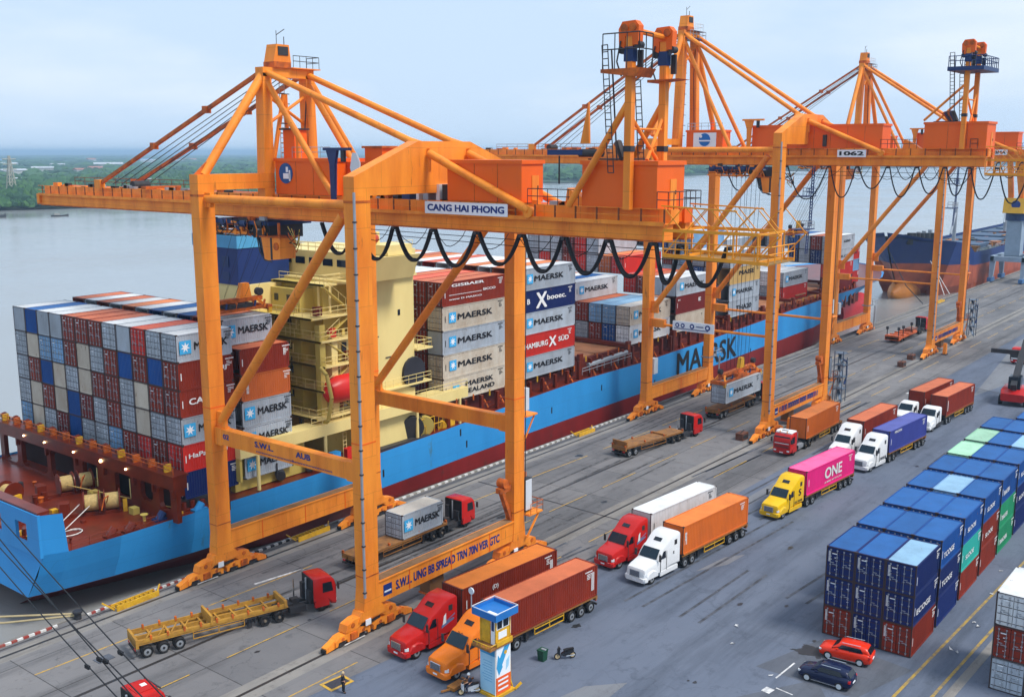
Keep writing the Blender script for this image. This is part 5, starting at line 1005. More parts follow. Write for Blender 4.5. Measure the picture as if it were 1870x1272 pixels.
    for k in range(10): b.path([(-2.2,cy-1.6-q.random()*1.2,gz-1-q.random()*2),(-2.2,cy-2.5-q.random(),gz-1.5-2*q.random()),(-2.1,cy-3.4,gz-1.2-1.6*q.random())],.05,(CABLE,DKORANGE,CREAM)[k%3],4)
    b.build('cab_cable_bundle',T)
    b=MB()
    for dx in (-2.2,-.8,.8,2.2):
        for dy in (-.8,.8): b.tube((dx,ty+dy*1.6,gz-1),(sx+dx*.9,sy+dy,sz+1.6),.017 if A else .03,CABLE,4)
    b.build('hoist_rope',T)
    LS=7.4 if word!='second' else 12.2
    b=MB(); L2=LS/2
    b.box(sx-L2*.92,sx+L2*.92,sy-.35,sy+.35,sz+1.0,sz+1.45,DKORANGE); b.box(sx-1.6,sx+1.6,sy-1.0,sy+1.0,sz+.5,sz+.95,DARK if A else DKORANGE)
    for s in (-1,1):
        b.box(sx+s*L2-.3,sx+s*L2+.3,sy-1.2,sy+1.2,sz+.0,sz+.5,DKORANGE); b.beam((sx+s*(L2-.4),sy-.9,sz+.4),(sx+s*(L2-1.1),sy-.4,sz+1.2),.35,.3,ORANGE); b.beam((sx+s*(L2-.4),sy+.9,sz+.4),(sx+s*(L2-1.1),sy+.4,sz+1.2),.35,.3,ORANGE)
        b.tube((sx+s*(L2-.5),sy-.3,sz+1.9),(sx+s*(L2-.5),sy+.3,sz+1.9),.42,DARK,12); b.box(sx+s*L2-.2,sx+s*L2+.2,sy-1.24,sy-.9,sz-.35,sz+.2,YELL)
    b.box(sx-L2,sx+L2,sy-.95,sy-.7,sz+.15,sz+.5,DKORANGE); b.box(sx-L2,sx+L2,sy+.7,sy+.95,sz+.15,sz+.5,DKORANGE)
    b.prism([(sx-.1+.5,sz+1.45),(sx+.5+1.5,sz+1.45),(sx+.5+1.2,sz+3.0),(sx+.5+.3,sz+3.0)],'y',sy-.3,sy+.3,ORANGE if A else YELL)
    for k in range(6): x=sx-L2+.6+k*LS/6; b.tube((x,sy-.9,sz+.5),(x+.2,sy-.9,sz+1.1),.12,(DARK,NAVY,DKORANGE)[k%3],6)
    b.build('spreader',T)
    # downpipe on the near leg, electric cabinets, cable reel, stairs
    b=MB(); b.tube((-LX-DX-.1,-.68,3.6),(-LX-DX-.1,-.68,zt+.3),.11,GREY,8)
    for k in range(16): z=4+k*(zt-4)/16; b.box(-LX-DX-.25,-LX-DX+.03,-.8,-.56,z,z+.12,DARK)
    b.build('cable_pipe',T)
    b=MB(); b.box(LX+DX+.1,LX+DX+1.3,-.5,.7,4.9,8.2,DARK); b.box(LX+DX+.22,LX+DX+1.2,-.56,-.5,5.0,8.1,LGREY); b.box(LX+DX,LX+DX+2.2,-1.2,1,4.6,4.75,ORANGE); b.rail([(LX+DX+.2,-1.2,4.7),(LX+DX+2.2,-1.2,4.7),(LX+DX+2.2,1,4.7)],DKORANGE,1.1,.7,.04); b.beam((LX+DX+2,-.9,4.6),(LX+DX,-.9,2.4),.16,.16,ORANGE); b.box(LX+DX+.05,LX+DX+.8,-.5,.3,15.2,17.4,LGREY); b.box(LX+DX,LX+DX+1.8,-.8,.8,14.6,14.75,ORANGE); b.beam((LX+DX+1.7,-.5,14.6),(LX+DX,-.5,12.2),.12,.12,ORANGE); b.tube((LX+DX+.06,-.6,4),(LX+DX+.06,-.6,zt-1),.05,DARK,5); b.build('electrical_cabinet',T)
    b=MB(); b.box(LX-2.6,LX-.9,-.3,.3,7.6,8.1,DKORANGE); b.beam((LX-.8,0,4.6),(LX-2.3,0,8.1),.5,.35,DKORANGE); b.tube((LX-1.9,-.45,8.5),(LX-1.9,.45,8.5),.45,DKORANGE,12); b.box(LX+.9,LX+1.5,-.3,.3,8.4,8.9,DKORANGE); b.build('cable_reel',T)
    b=MB(); b.box(-2.3,-.4,.1,1.3,.7,2.4,mat('motor box',(.2,.09,.03),.7,dirt=.8)); b.box(-2.4,-.3,0,1.4,.55,.7,DKORANGE); b.box(-1.5,-1.2,.4,.9,2.4,2.6,DARK); b.build('drive_box',T)
    if not A:
        b=MB(); xl=LX+1.4; g=mat('stair tower grey blue',(.1,.14,.2),.5,.3)
        for dx,dy in ((0,-2.6),(1.7,-2.6),(0,-1.2),(1.7,-1.2)): b.tube((xl+dx,dy,1.2),(xl+dx,dy,8.2 if dx else 9.4),.08,g,5)
        for k in range(4): z=1.5+k*1.9; b.beam((xl,-2.6,z),(xl+1.7,-1.2,z+1.8),.5,.08,g); b.box(xl-.1,xl+1.8,-2.7,-1.1,z+1.75,z+1.83,g)
        b.path([(xl,-2.6,8.2),(xl+2.2,-2.4,7.4),(xl+2.3,-2.4,5),(xl+1.2,-2.5,4)],.14,NAVY,6); b.path([(xl+.2,-1.4,1),(xl+.6,-2,6),(xl+1,-2,9)],.1,GREY,5); b.build('stair_tower',T)
        b=MB(); g=DARK; 
        for z in (28.5,33.4): b.box(3.0,6.6,1.2,3.4,z,z+.12,NAVY); b.rail([(3.1,1.3,z+.1),(6.5,1.3,z+.1),(6.5,3.3,z+.1)],GREY if z<30 else NAVY,1.1,.7,.045)
        b.ladder((4.2,1.4,25),(4.6,1.4,29),.7,NAVY,r=.07); b.ladder((5.6,1.6,29),(6.0,1.6,38),.8,NAVY,r=.09); b.build('hanging_access_platform',T)
    for x in (-LX,LX):
        for y in (0,20):
            o=copy_tree(BOG,T); o.name='bogie'; o.location=(x,y,0)
            for k_ in ('label','category','group'): 
                if k_ in o: del o[k_]
    if not A:
        b=MB(); b.prism([(-.5,.05),(-.5,.7),(-.2,2.3),(.3,2.3),(.5,.7),(.5,.05)],'y',-.3,.3,ORANGE); b.box(-.7,.7,-.5,.5,0,.2,DARK); b.build('storm_anchor',T,loc=(-LX+3.6,-1.9,0))
        b=MB(); b.box(LX-.8,LX+2,19.4,21,6.0,6.2,GREY); b.rail([(LX-.8,18.6,6.2),(LX+2.2,18.6,6.2),(LX+2.2,20.8,6.2)],GREY,1.1,.9,.05); b.box(-LX+.9,-LX+2,19.2,20,6.4,8.8,LGREY); b.tube((LX+2,19,.4),(LX+2,19,6),.08,GREY,5); b.tube((LX+1,18.6,.4),(LX+1.6,18.6,6),.08,GREY,5); b.build('service_platform',T)
    return T
crane_tr={'first':(24.6,1.0,30.8,23.2),'second':(9.5,-.2,9.7,5.6),'third':(27,-1,33,22)}
c1=crane(0,'A','nearest orange gantry crane, its girder sign reading CANG HAI PHONG','first','S.W.L. UNG BB SPREAD TRN 70N VER GTC',('CANG HAI PHONG',-9.2,-.4,0,0))
c2=crane(78.6,'B','middle orange gantry crane with a 1062 board, holding a grey container over a trailer','second','o mmm mmmmmmmmmm mmmmm o',('1062',-9.2,-5.2,0,-.1))
c3=crane(154.3,'B','farthest of the three orange gantry cranes, standing past the bow of the blue ship','third','o mmm mmmmmmmmmm mmmmm o',('TABMA',-9.5,-5.5,0,0))
for ch in list(BOG.children): bpy.data.objects.remove(ch)
bpy.data.objects.remove(BOG)
# sponsor board on the second crane's tie bar
b=MB(); b.box(-.08,.08,-3.4,3.4,-.7,.7,SIGNW); o=b.build('banner_board',c2,loc=(-LX-.3,14.6-2.5,14.6))
for y,w in ((3,.8),(2.1,.8),(.6,.9),(-1.9,1)):
    b=MB(); b.tube((-.1,y-w/2,.1),(-.13,y-w/2,.1),w*.42,BLUEL,14); b.tube((-.13,y-w/2,.1),(-.15,y-w/2,.1),w*.2,SIGNW,10); b.build('board_mark',o)
text(o,'mmmmm',BLUEL,'-x',-.5,.0,-.1,1.2,.22); text(o,'mmmmmmmmmmmmmmmmmmm',BLUEL,'-x',3.1,-.5,-.1,5.6,.2)
# container held by the second crane
container((67.3+78.6-.2-6.1,68.85,2.72),'grey',12.19,2.9,0,1,'grey container with MAERSK lettering hanging from the middle crane spreader','containers over or on the quay trailers',brand='M',end='door')

# harbour slewing crane at the right edge
t=thing('harbour_crane','yellow slewing harbour crane on a pale grey portal near the right edge','crane',(354,78,0))
PG=mat('pale blue grey portal',(.3,.38,.47),.5,dirt=.4); YC_=mat('crane yellow orange',(.8,.42,.02),.5,dirt=.3)
b=MB(); b.box(-7,7,-5,-4,6.5,8.2,PG); b.box(-7,7,4,5,6.5,8.2,PG); b.box(-7,-6,-5,5,6.6,8.1,PG); b.box(6,7,-5,5,6.6,8.1,PG)
for x in (-6.5,6.5):
    for y in (-4.5,4.5): b.beam((x,y,1.2),(x*.85,y,6.6),1,1.3,PG,w2=1.6); b.box(x-2.2,x+2.2,y-.6,y+.6,.3,1.5,mat('portal bogie blue',(.06,.16,.35),.5))
b.build('portal',t); b=MB(); b.box(-2.2,2.2,-2.2,2.2,8.2,19,PG); b.build('column',t); b=MB(); b.tube((0,0,19),(0,0,21.2),3.2,NAVY,20); b.build('slew_ring',t)
b=MB(); b.prism([(-5.5,21.4),(8,21.4),(8,25.5),(-4.6,26)],'y',-3,3,YC_); b.build('machine_house',t); b=MB(); b.tube((-1,-3.02,24),(-1,-3.1,24),1.2,BLUEL,20); b.tube((-5,-.6,24),(-5.15,-.6,24),1.3,BLUEL,20); b.build('emblem',t)
b=MB(); b.beam((-2.5,-1.5,26),(-8,-1.5,38),1.4,1.4,ORANGE,w2=2.4,h2=2.4); b.beam((-2.5,1.5,26),(-8,1.5,38),1.4,1.4,ORANGE); b.beam((-8,0,38),(-2,0,40),1.6,1.6,ORANGE)
for k in range(7): b.tube((-1+k*.9,-1.5,26),(-4+k*.6,-1,33+k*.4),.13,(DARK,DKORANGE,CREAM)[k%3],5)
b.build('jib',t)
# one more crane beyond the right edge: only its boom front can be seen, skip
# ---------------------------------------------------------------- trucks (front at x=0 facing -x, rear at +x)
def rr(x,w,z0,z1,c=.12,ct=None):
    ct=c if ct is None else ct
    return [(x,-w+c,z0),(x,w-c,z0),(x,w,z0+c),(x,w,z1-ct),(x,w-ct*.3,z1-ct*.3),(x,w-ct,z1),(x,-w+ct,z1),(x,-w+ct*.3,z1-ct*.3),(x,-w,z1-ct),(x,-w,z0+c)]
WH={}
def wheelset(t,xs,y=.98,r=.5,dual=True,rim='r'):
    if 'w' not in WH:
        b=MB(); n=20
        prof=[(.0,-.17,.30),(0,-.19,.36),(0,-.19,.44),(0,-.13,.5),(0,.13,.5),(0,.19,.44),(0,.19,.3)]
        secs=[[(p[2]*math.cos(6.2832*i/n),p[1],p[2]*math.sin(6.2832*i/n)) for i in range(n)] for p in prof]; b.loft(secs,BLACK,cap=False); WH['w']=b.mesh('tyre')
        b=MB(); b.tube((0,-.14,0),(0,.1,0),.3,mat('rim grey',(.3,.31,.32),.45,.3,dirt=.6),18); b.tube((0,-.17,0),(0,-.13,0),.11,DARK,10); b.tube((0,-.145,0),(0,-.142,0),.22,GREY,14); WH['r']=b.mesh('rim')
        b=MB(); b.tube((0,-.1,0),(0,.1,0),.3,DARK,18); b.tube((0,-.17,0),(0,-.1,0),.12,mat('dusty hub',(.2,.16,.12),.7),10); WH['d']=b.mesh('rim')
    for x in xs:
        for s in (-1,1):
            o=inst('wheel',WH['w'],t,(x,s*y,.5*r/.5),(0,0,0 if s<0 else math.pi),(1,1.7 if dual else 1,1))
            inst('rim',WH[rim],o,(0,-.02,0))
def quad(b,pts,m): b.add(pts,[tuple(range(len(pts)))],m); return b
def conventional(t,P,deco=None,sleeper=True,stripe=None):
    b=MB(); r=P
    b.loft([rr(.12,.85,.55,1.35,.15),rr(.25,1.02,.5,1.62,.2),rr(.8,1.1,.55,1.82,.28),rr(1.7,1.17,.6,1.98,.3),rr(2.25,1.2,.6,2.1,.25)],r)
    for s in (-1,1): b.loft([rr_(x,s,h) for x,h in ((.45,.95),(.7,1.25),(1.25,1.4),(1.8,1.25),(2.1,.95))],r)
    b.build('hood',t)
    b=MB(); b.loft([rr(.0,1.0,.38,.8,.1),rr(.12,1.18,.36,.84,.1),rr(.5,1.24,.36,.86,.1)],P); b.box(.02,.1,-.55,.55,.38,.55,DARK); b.box(-.02,.05,-.22,.22,.55,.68,SIGNW); b.build('bumper',t)
    b=MB(); b.box(.03,.2,-.5,.5,.88,1.42,DARK)
    for k in range(5): b.box(0,.05,-.48,.48,.94+k*.1,.98+k*.1,CHROME)
    b.box(.0,.1,-.56,-.5,.86,1.46,CHROME); b.box(.0,.1,.5,.56,.86,1.46,CHROME); b.box(.0,.1,-.56,.56,1.42,1.47,CHROME); b.build('grille',t)
    for s in (-1,1): b=MB(); b.loft([rr2(.16,s*.82,.17,.93,1.13),rr2(.42,s*.92,.2,.92,1.2)],mat('headlamp glass',(.75,.78,.8),.15,dirt=.1)); b.build('headlight',t)
    b=MB()
    secs=[rr(2.15,1.17,.7,2.05,.1),rr(2.5,1.18,.7,2.5,.12),rr(3.0,1.16,.7,3.0,.2),rr(3.3,1.16,.7,3.12,.25)]
    if sleeper: secs+=[rr(3.6,1.2,.7,3.35,.3),rr(4.2,1.24,.75,3.8,.38),rr(4.7,1.25,.75,4.02,.38),rr(5.6,1.25,.75,4.05,.3),rr(5.7,1.22,.8,3.98,.2)]
    else: secs+=[rr(4.3,1.2,.75,3.15,.22),rr(4.45,1.15,.8,3.05,.2)]
    b.loft(secs,P); b.build('cab',t)
    b=MB(); quad(b,[(2.13,-1.0,2.13),(2.13,1.0,2.13),(2.8,.93,2.93),(2.8,-.93,2.93)],GLASSB); b.v=[(p[0]-.06,p[1],p[2]+.0) for p in b.v]; b.tube((2.1,0,2.12),(2.74,0,2.92),.02,DARK,4); b.build('windscreen',t)
    for s in (-1,1):
        b=MB(); quad(b,[(2.55,s*1.2,2.05),(3.4,s*1.2,2.05),(3.35,s*1.19,2.75),(2.98,s*1.19,2.75)][::s],GLASS); b.v=[(p[0],p[1]+s*.012,p[2]) for p in b.v]; b.build('side_window',t)
        b=MB(); b.tube((2.3,s*1.2,2.7),(2.2,s*1.48,2.6),.025,DARK,4); b.box(2.12,2.22,s*1.4-.09,s*1.4+.13,2.0,2.65,DARK if P is not WHITE else WHITE); b.build('mirror',t)
        if sleeper: b=MB(); b.box(4.7,5.15,min(s*1.25,s*1.262),max(s*1.25,s*1.262),2.95,3.45,DARK); b.build('sleeper_window',t)
        b=MB(); b.box(2.5,5.4,min(s*.9,s*1.22),max(s*.9,s*1.22),.4,.82,P if sleeper and s<0 else DARK); b.box(2.5,2.56,min(s*1.2,s*1.225),max(s*1.2,s*1.225),.8,2.0,DARK); b.box(3.5,3.53,min(s*1.18,s*1.225),max(s*1.18,s*1.225),.8,2.7,DARK); b.build('step_tank',t)
    if sleeper: b=MB(); b.prism([(3.58,3.36),(3.92,3.6),(3.92,3.62),(3.58,3.38)],'y',-.42,.42,GLASS); b.build('roof_light',t)
    if deco: deco(t)
    chassis(t,5.6 if sleeper else 4.4,8.7,P)
    wheelset(t,[1.25],1.0,dual=False); wheelset(t,[6.75,8.0],.92)
def rr_(x,s,h): return [(x,s*.72,.62),(x,s*1.24,.62),(x,s*1.25,h-.12),(x,s*1.15,h),(x,s*.72,h)][::(1 if s>0 else -1)]
def rr2(x,yc,w,z0,z1): return [(x,yc-w,z0),(x,yc+w,z0),(x,yc+w,z1),(x,yc-w,z1)]
def chassis(t,x0,x1,P):
    b=MB(); b.box(x0-1.5,x1,-.45,-.3,.7,.95,DARK); b.box(x0-1.5,x1,.3,.45,.7,.95,DARK); b.box(x0+.7,x0+2.3,-.6,.6,.95,1.15,DARK)
    b.tube((x0+.05,-.8,1),(x0+.05,-.8,2.8),.07,CHROME,6); b.box(x1-.1,x1,-1.15,1.15,.55,.95,DARK)
    for k in (6.75,8.0):
        for s in (-1,1): b.box(k-.55,k+.55,s*.98-.25,s*.98+.25,1.03,1.06,DARK)
    b.build('chassis',t)
def trailer40(t,x0=6.25,m=None,axles=3,full=True,L=12.3):
    m=m or DARK; m2=m if m is not DARK else DARK; rl=TRAILER if m is DARK else m
    b=MB(); 
    for s in (-1,1): b.box(x0,x0+L,s*.42-.07,s*.42+.07,.95,1.32,m2); b.box(x0,x0+L,s*1.15-.06,s*1.15+.06,1.2,1.34,rl)
    for k in range(10): x=x0+.1+k*(L-.3)/9; b.box(x,x+.16,-1.2,1.2,1.18,1.36,m2)
    b.box(x0+L-.25,x0+L,-1.22,1.22,.95,1.36,rl); b.build('trailer_frame',t)
    xr=x0+L-.9; axs=[xr-1.3*k for k in range(axles)]
    for s in (-1,1):
        b=MB(); a=x0+3.9; c=axs[-1]-1.1
        for z in (.55,1.0): b.box(a,c,s*1.18-.03,s*1.18+.03,z,z+.07,YELL if m is DARK else m)
        for x in (a,(a+c)/2,c-.06): b.box(x,x+.07,s*1.18-.03,s*1.18+.03,.55,1.2,YELL if m is DARK else m)
        b.build('side_guard',t)
    b=MB(); b.box(x0+3.2,x0+3.5,-.9,-.6,.15,1.2,DARK); b.box(x0+3.2,x0+3.5,.6,.9,.15,1.2,DARK); b.box(x0+L-.12,x0+L,-1.2,1.2,.45,.62,DARK); b.build('landing_leg',t)
    wheelset(t,axs,.92)
    for s in (-1,1): b=MB(); b.box(x0+L,x0+L+.04,s*.9-.18,s*.9+.18,.75,.9,LAMPR); b.build('tail_light',t)
def ctruck(x,y,rz,P,label,ccol,clab,brand=None,H=2.9,deco=None,cab='long',group='container trucks queued in the yard',Lc=12.19,axles=3,cx=6.3,tm=None):
    t=thing('container_truck',label,'truck',(x,y,0),R(rz),group)
    if cab=='cabover': cabover(t,P,1.6)
    else: conventional(t,P,deco,sleeper=cab=='long')
    trailer40(t,6.25 if cab!='short' else 6.25,axles=axles,m=tm)
    ox=Matrix.Rotation(R(rz),3,'Z')@Vector((cx,-1.22,1.37))
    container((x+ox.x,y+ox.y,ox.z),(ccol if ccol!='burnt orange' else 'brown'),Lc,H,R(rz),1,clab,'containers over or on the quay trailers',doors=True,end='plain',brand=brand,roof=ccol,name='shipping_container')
    return t
def cabover(t,P,roofw=0,rear_black=True,topm=None):
    b=MB(); b.loft([rr(.0,1.1,.45,2.0,.15),rr(.05,1.2,.42,2.3,.16),rr(.2,1.24,.42,2.75,.2),rr(.45,1.24,.45,3.05,.25),rr(.8,1.24,.9,3.18,.22),rr(2.1,1.24,.9,3.2,.2),rr(2.2,1.2,.95,3.12,.15)],P); b.build('cab',t)
    if topm: b=MB(); b.loft([rr(.5,1.1,3.0,3.22,.08),rr(1.0,1.18,3.1,3.34,.08),rr(2.0,1.18,3.1,3.3,.08)],topm); b.box(.9,1.2,-.45,.45,3.3,3.36,DARK); b.tube((.45,-.5,3.2),(.45,-.5,3.35),.09,LAMPY,8); b.tube((.45,.5,3.2),(.45,.5,3.35),.09,LAMPY,8); b.build('roof_cap',t)
    b=MB(); quad(b,[(.02,-1.08,1.85),(.02,1.08,1.85),(.2,1.05,2.72),(.2,-1.05,2.72)],GLASSB); b.v=[(p[0]-.035,p[1],p[2]) for p in b.v]; b.build('windscreen',t)
    b=MB(); b.box(-.03,.03,-.95,.95,1.2,1.5,DARK); b.box(-.04,.03,-1.0,1.0,1.75,1.82,SIGNW); b.box(-.05,.02,-.25,.25,.5,.64,SIGNW)
    for k in range(3): b.box(-.05,0,-.9,.9,1.22+k*.1,1.25+k*.1,P)
    b.build('grille',t)
    for s in (-1,1):
        b=MB(); b.box(-.04,.06,s*.92-.17,s*.92+.17,.72,.92,mat('headlamp glass',(.75,.78,.8),.15,dirt=.1)); b.build('headlight',t)
        b=MB(); quad(b,[(.35,s*1.255,1.75),(1.35,s*1.255,1.75),(1.35,s*1.25,2.65),(.5,s*1.25,2.65)][::s],GLASS); b.build('side_window',t)
        b=MB(); b.tube((.2,s*1.2,2.6),(-.05,s*1.5,2.5),.025,DARK,4); b.box(-.12,.0,s*1.42-.1,s*1.42+.12,1.9,2.5,DARK); b.build('mirror',t)
        b=MB(); b.loft([[(x,s*1.0,.5),(x,s*1.27,.5),(x,s*1.27,h),(x,s*1.0,h)][::(1 if s>0 else -1)] for x,h in ((.75,.95),(1.0,1.22),(1.45,1.28),(1.9,1.2),(2.1,.9))],P); b.build('wheel_arch',t)
    b=MB()
    b.box(2.19,2.26,-1.18,1.18,.95,3.1,BLACK); b.box(2.24,2.6,-.9,-.4,.95,2.4,DARK); b.box(2.26,2.5,.2,.9,.95,2.0,DARK); b.tube((2.4,.0,1),(2.4,.0,3),.08,GREY,6)
    b.box(2.9,4.6,-1.15,-.6,.5,1.05,GREY); b.box(2.9,4.4,.6,1.15,.5,1.0,DARK); b.tube((2.9,-.88,.78),(4.6,-.88,.78),.3,GREY,12); b.box(3.2,3.9,-.3,.3,.95,1.4,DARK); b.build('rear_fittings',t)
    chassis(t,3.2,7.6,P); wheelset(t,[1.45],1.0,dual=False,rim='d'); wheelset(t,[5.4,6.7],.92,rim='d')
def deco_red(t):
    b=MB(); b.box(2.95,3.0,-.55,.55,0,0,SIGNW); b=MB(); 
    b.prism([(3.42,3.13),(3.75,3.37),(3.75,3.39),(3.42,3.15)],'y',-.55,.55,SIGNW)
    for s in (-1,1):
        y0,y1=(s*1.262,s*1.266) if s>0 else (s*1.266,s*1.262); b.prism([(3.9,1.7),(5.3,2.1),(5.3,2.25),(4.6,2.2),(5.4,2.5),(5.4,2.62),(4.2,2.1),(3.9,1.95)],'y',y0,y1,mat('decal blue grey',(.12,.2,.4),.4)); b.prism([(4.0,1.95),(4.4,2.05),(4.4,2.9),(4.15,2.7)],'y',y0-.002,y1+.002,SIGNW)
    b.build('cab_decal',t); text(t,'BLR',LETK,'-y',0,0,0,.1,.1).hide_render=False
def deco_red(t):
    b=MB(); b.prism([(3.42,3.16),(3.75,3.42),(3.75,3.44),(3.42,3.19)],'y',-.55,.55,SIGNW)
    y0,y1=-1.27,-1.262
    b.prism([(3.9,1.7),(5.3,2.1),(5.3,2.25),(4.6,2.2),(5.4,2.5),(5.4,2.62),(4.2,2.1),(3.9,1.95)],'y',y0,y1,mat('decal blue grey',(.12,.2,.4),.4)); b.prism([(4.0,1.95),(4.4,2.05),(4.4,2.9),(4.15,2.7)],'y',y0-.004,y0,SIGNW)
    b.build('cab_decal',t)
def deco_text(P,items):
    def f(t):
        for tx,m,x,z,w,h in items: text(t,tx,m,'-y',x,z,-1.275,w,h)
    return f
ORT=mat('truck orange paint',(.85,.2,.01),.25,dirt=.25,dcol=(.6,.12,.01),scale=.8); YLT=mat('truck yellow paint',(.82,.5,.01),.25,dirt=.25,dcol=(.6,.33,.01),scale=.8); WHT=mat('truck white paint',(.78,.79,.8),.22,dirt=.3,dcol=(.5,.48,.45),scale=1)
def deco_orange(t):
    b=MB(); b.prism([(3.5,3.22),(3.8,3.44),(3.8,3.46),(3.5,3.25)],'y',-.6,.6,SIGNW); b.build('roof_plate',t); text(t,'SLA',LETK,'-x',.3,2.9,2.78,.6,.16)
ctruck(55.2,55.2,-4.6,REDP,'red long nosed truck at the head of the queue with an orange topped container','burnt orange','brown container with orange roof on the red truck nearest the first crane',[('(D)','w',.30,1.5,.06,.5),('III','w',.92,.5,.03,1.6)],deco=deco_red)
ctruck(54.6,50.4,-4.7,ORT,'orange long nosed truck partly behind the blue roofed lookout booth','brown','long red brown container on the orange truck beside the lookout booth',[('IIII','w',.93,.6,.03,1.7)],deco=deco_orange)
ctruck(80.9,52.3,-4.6,REDP,'red long nosed truck beside the white truck, carrying a dirty white container','white','dirty white container with rusty ends behind the red truck cab',None,deco=deco_red,H=2.9)
ctruck(79.6,47.9,-4.6,WHT,'white long nosed truck carrying the bright orange container','orange','bright orange container on the white truck in the middle of the yard',[('genstar','w',.02,.9,.028,1.4)],deco=deco_text(WHT,[('82','k' and LETK,4.5,2.1,.2,.3)]))
ctruck(104,45.6,-5,YLT,'yellow long nosed truck carrying a pink container','pink','pink container lettered ONE on the yellow truck',[('ONE','w',.36,.85,.36,1.35),('A BIIIE ATTITUTE','w',.36,.4,.36,.2)],deco=deco_text(YLT,[('DLS TRANS',LETK,3.6,1.2,1.7,.25),('S',LETK,4.4,1.9,.6,.8)]))
t=ctruck(127.8,54.6,0,REDP,'red cabover truck with white roof cap behind the second crane foot','orange','orange container on the red cabover truck beside the second crane','',cab='cabover',cx=5.2)
b=MB(); b.loft([rr(.5,1.1,3.0,3.24,.08),rr(1.0,1.18,3.1,3.36,.08),rr(2.0,1.18,3.1,3.32,.08)],WHITE); b.box(.9,1.2,-.45,.45,3.3,3.38,DARK); b.tube((.45,-.5,3.2),(.45,-.5,3.38),.09,LAMPY,8); b.tube((.45,.5,3.2),(.45,.5,3.38),.09,LAMPY,8); b.build('roof_cap',t)
ctruck(130.2,48.2,-2.2,WHT,'white truck half hidden behind the pink container, carrying a red brown container','brown','red brown container on the white truck behind the pink container',None)
ctruck(127.2,44.0,-5,WHT,'white long nosed truck carrying the indigo blue container','indigo','indigo blue container on the white truck behind the pink container',[('MNGWN','w',.12,2.1,.18,.35)],deco=deco_text(WHT,[('TRANS 88',LETK,3.5,1.1,1.8,.3)]))
ctruck(153.2,47.4,-4,WHT,'white truck at the far left of the last pair, carrying a brown container','brown','brown container on the left white truck of the last pair',None,cab='short')
ctruck(152.0,43.7,-3.4,WHT,'white short nosed truck at the far right of the last pair, carrying a brown container','brown','brown container on the right white truck of the last pair',[('I','w',.03,.6,.015,1.6)],cab='short')
# quay side cabover trucks, facing +x
def flat(t,x0,L,col,style):
    if style=='skel':
        trailer40(t,x0,m=col,L=L,axles=3)
        b=MB()
        for s in (-1,1):
            b.box(x0+.3,x0+L,s*1.2-.05,s*1.2+.05,1.36,1.62,col)
            for k in range(9): b.box(x0+.8+k*1.35,x0+.95+k*1.35,s*1.2-.1,s*1.2+.1,1.5,1.85,DKORANGE)
        b.box(x0+.1,x0+.35,-1.3,1.3,1.36,1.9,col); b.box(x0+6.6,x0+6.8,-1.3,1.3,1.36,2.2,col); b.box(x0+L-.2,x0+L,-1.3,1.3,1.0,1.75,col)
        for k in range(4): b.beam((x0+8+k,-.9,1.4),(x0+9+k,.9,1.5),.1,.1,col)
        b.box(x0+4,x0+8.6,-1.32,-1.2,.35,1.3,col); b.tube((x0+4.4,-1.35,.85),(x0+7.8,-1.35,.85),.26,GREY,10); b.build('container_guides',t)
    else:
        trailer40(t,x0,m=col,L=L,axles=2)
        b=MB(); b.box(x0,x0+L,-1.24,1.24,1.37,1.47,mat('worn wooden flatbed',(.3,.14,.045),.8,dirt=.9,dcol=(.13,.07,.04),scale=1.4,rust=.3)); 
        for k in (0,.33,.66,.985): 
            for s in (-1,1): b.box(x0+.05+k*L,x0+.2+k*L,s*1.1-.12,s*1.1+.12,1.47,1.72,DKORANGE)
        if style=='box': b.box(x0+L*.3,x0+L*.33,-1.2,1.2,1.47,1.7,TRAILER); b.box(x0+L-.4,x0+L-.2,-1.24,1.24,1.47,2.2,TRAILER)
        b.build('flatbed',t)
def quaytruck(x,y,ang,label,style,L=12.6,tcol=TRAILER,x0=4.6):
    t=thing('flatbed_truck',label,'truck',(x,y,0),R(180+ang),'cabover trucks working on the quay'); cabover(t,REDP); flat(t,x0,L,tcol,style); return t
t=quaytruck(59.3,67.3,-17.3,'red cabover truck with an empty yellow skeletal trailer left of the first crane','skel',12.9,mat('trailer yellow ochre',(.48,.25,.035),.6,dirt=.8,dcol=(.25,.12,.03),scale=1.2,rust=.35))
t=quaytruck(83.0,71.5,0,'red cabover truck with a grey MAERSK container under the first crane','flat',12.8)
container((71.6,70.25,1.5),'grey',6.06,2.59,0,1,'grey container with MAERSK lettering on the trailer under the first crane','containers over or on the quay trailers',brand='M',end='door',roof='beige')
t=quaytruck(131.2,69.2,-8,'red cabover truck with an empty rusty flatbed between the first and second cranes','box')
t=quaytruck(157.2,71.2,0,'truck with a rusty flatbed waiting below the container held by the second crane','flat',12.6)
t=thing('terminal_tractor','orange low loader with dark and red cab between the second and third cranes','truck',(243,71.2,0),R(180),'cabover trucks working on the quay'); cabover(t,REDP)
b=MB(); om=mat('low loader orange',(.7,.13,.02),.5,dirt=.6); b.box(9,21.5,-1.4,1.4,.75,1.25,om); b.box(20,21.5,-1.5,1.5,.6,1.6,om); b.box(7.2,10.5,-.9,.9,1.2,1.6,mat('low loader neck',(.2,.08,.05),.7)); 
for x in (12,15,18): b.box(x,x+.3,-1.5,1.5,1.25,1.5,DKORANGE)
for x,y in ((12.5,1.2),(18,1.2),(21,1.2),(21,-1.2)): b.tube((x,y,1.2),(x,y,3.0),.1,DARK,6); b.tube((x,y,2.8),(x,y,3.4),.3,DARK,8)
b.build('low_bed',t); wheelset(t,[17,18.6],1.0,rim='d')
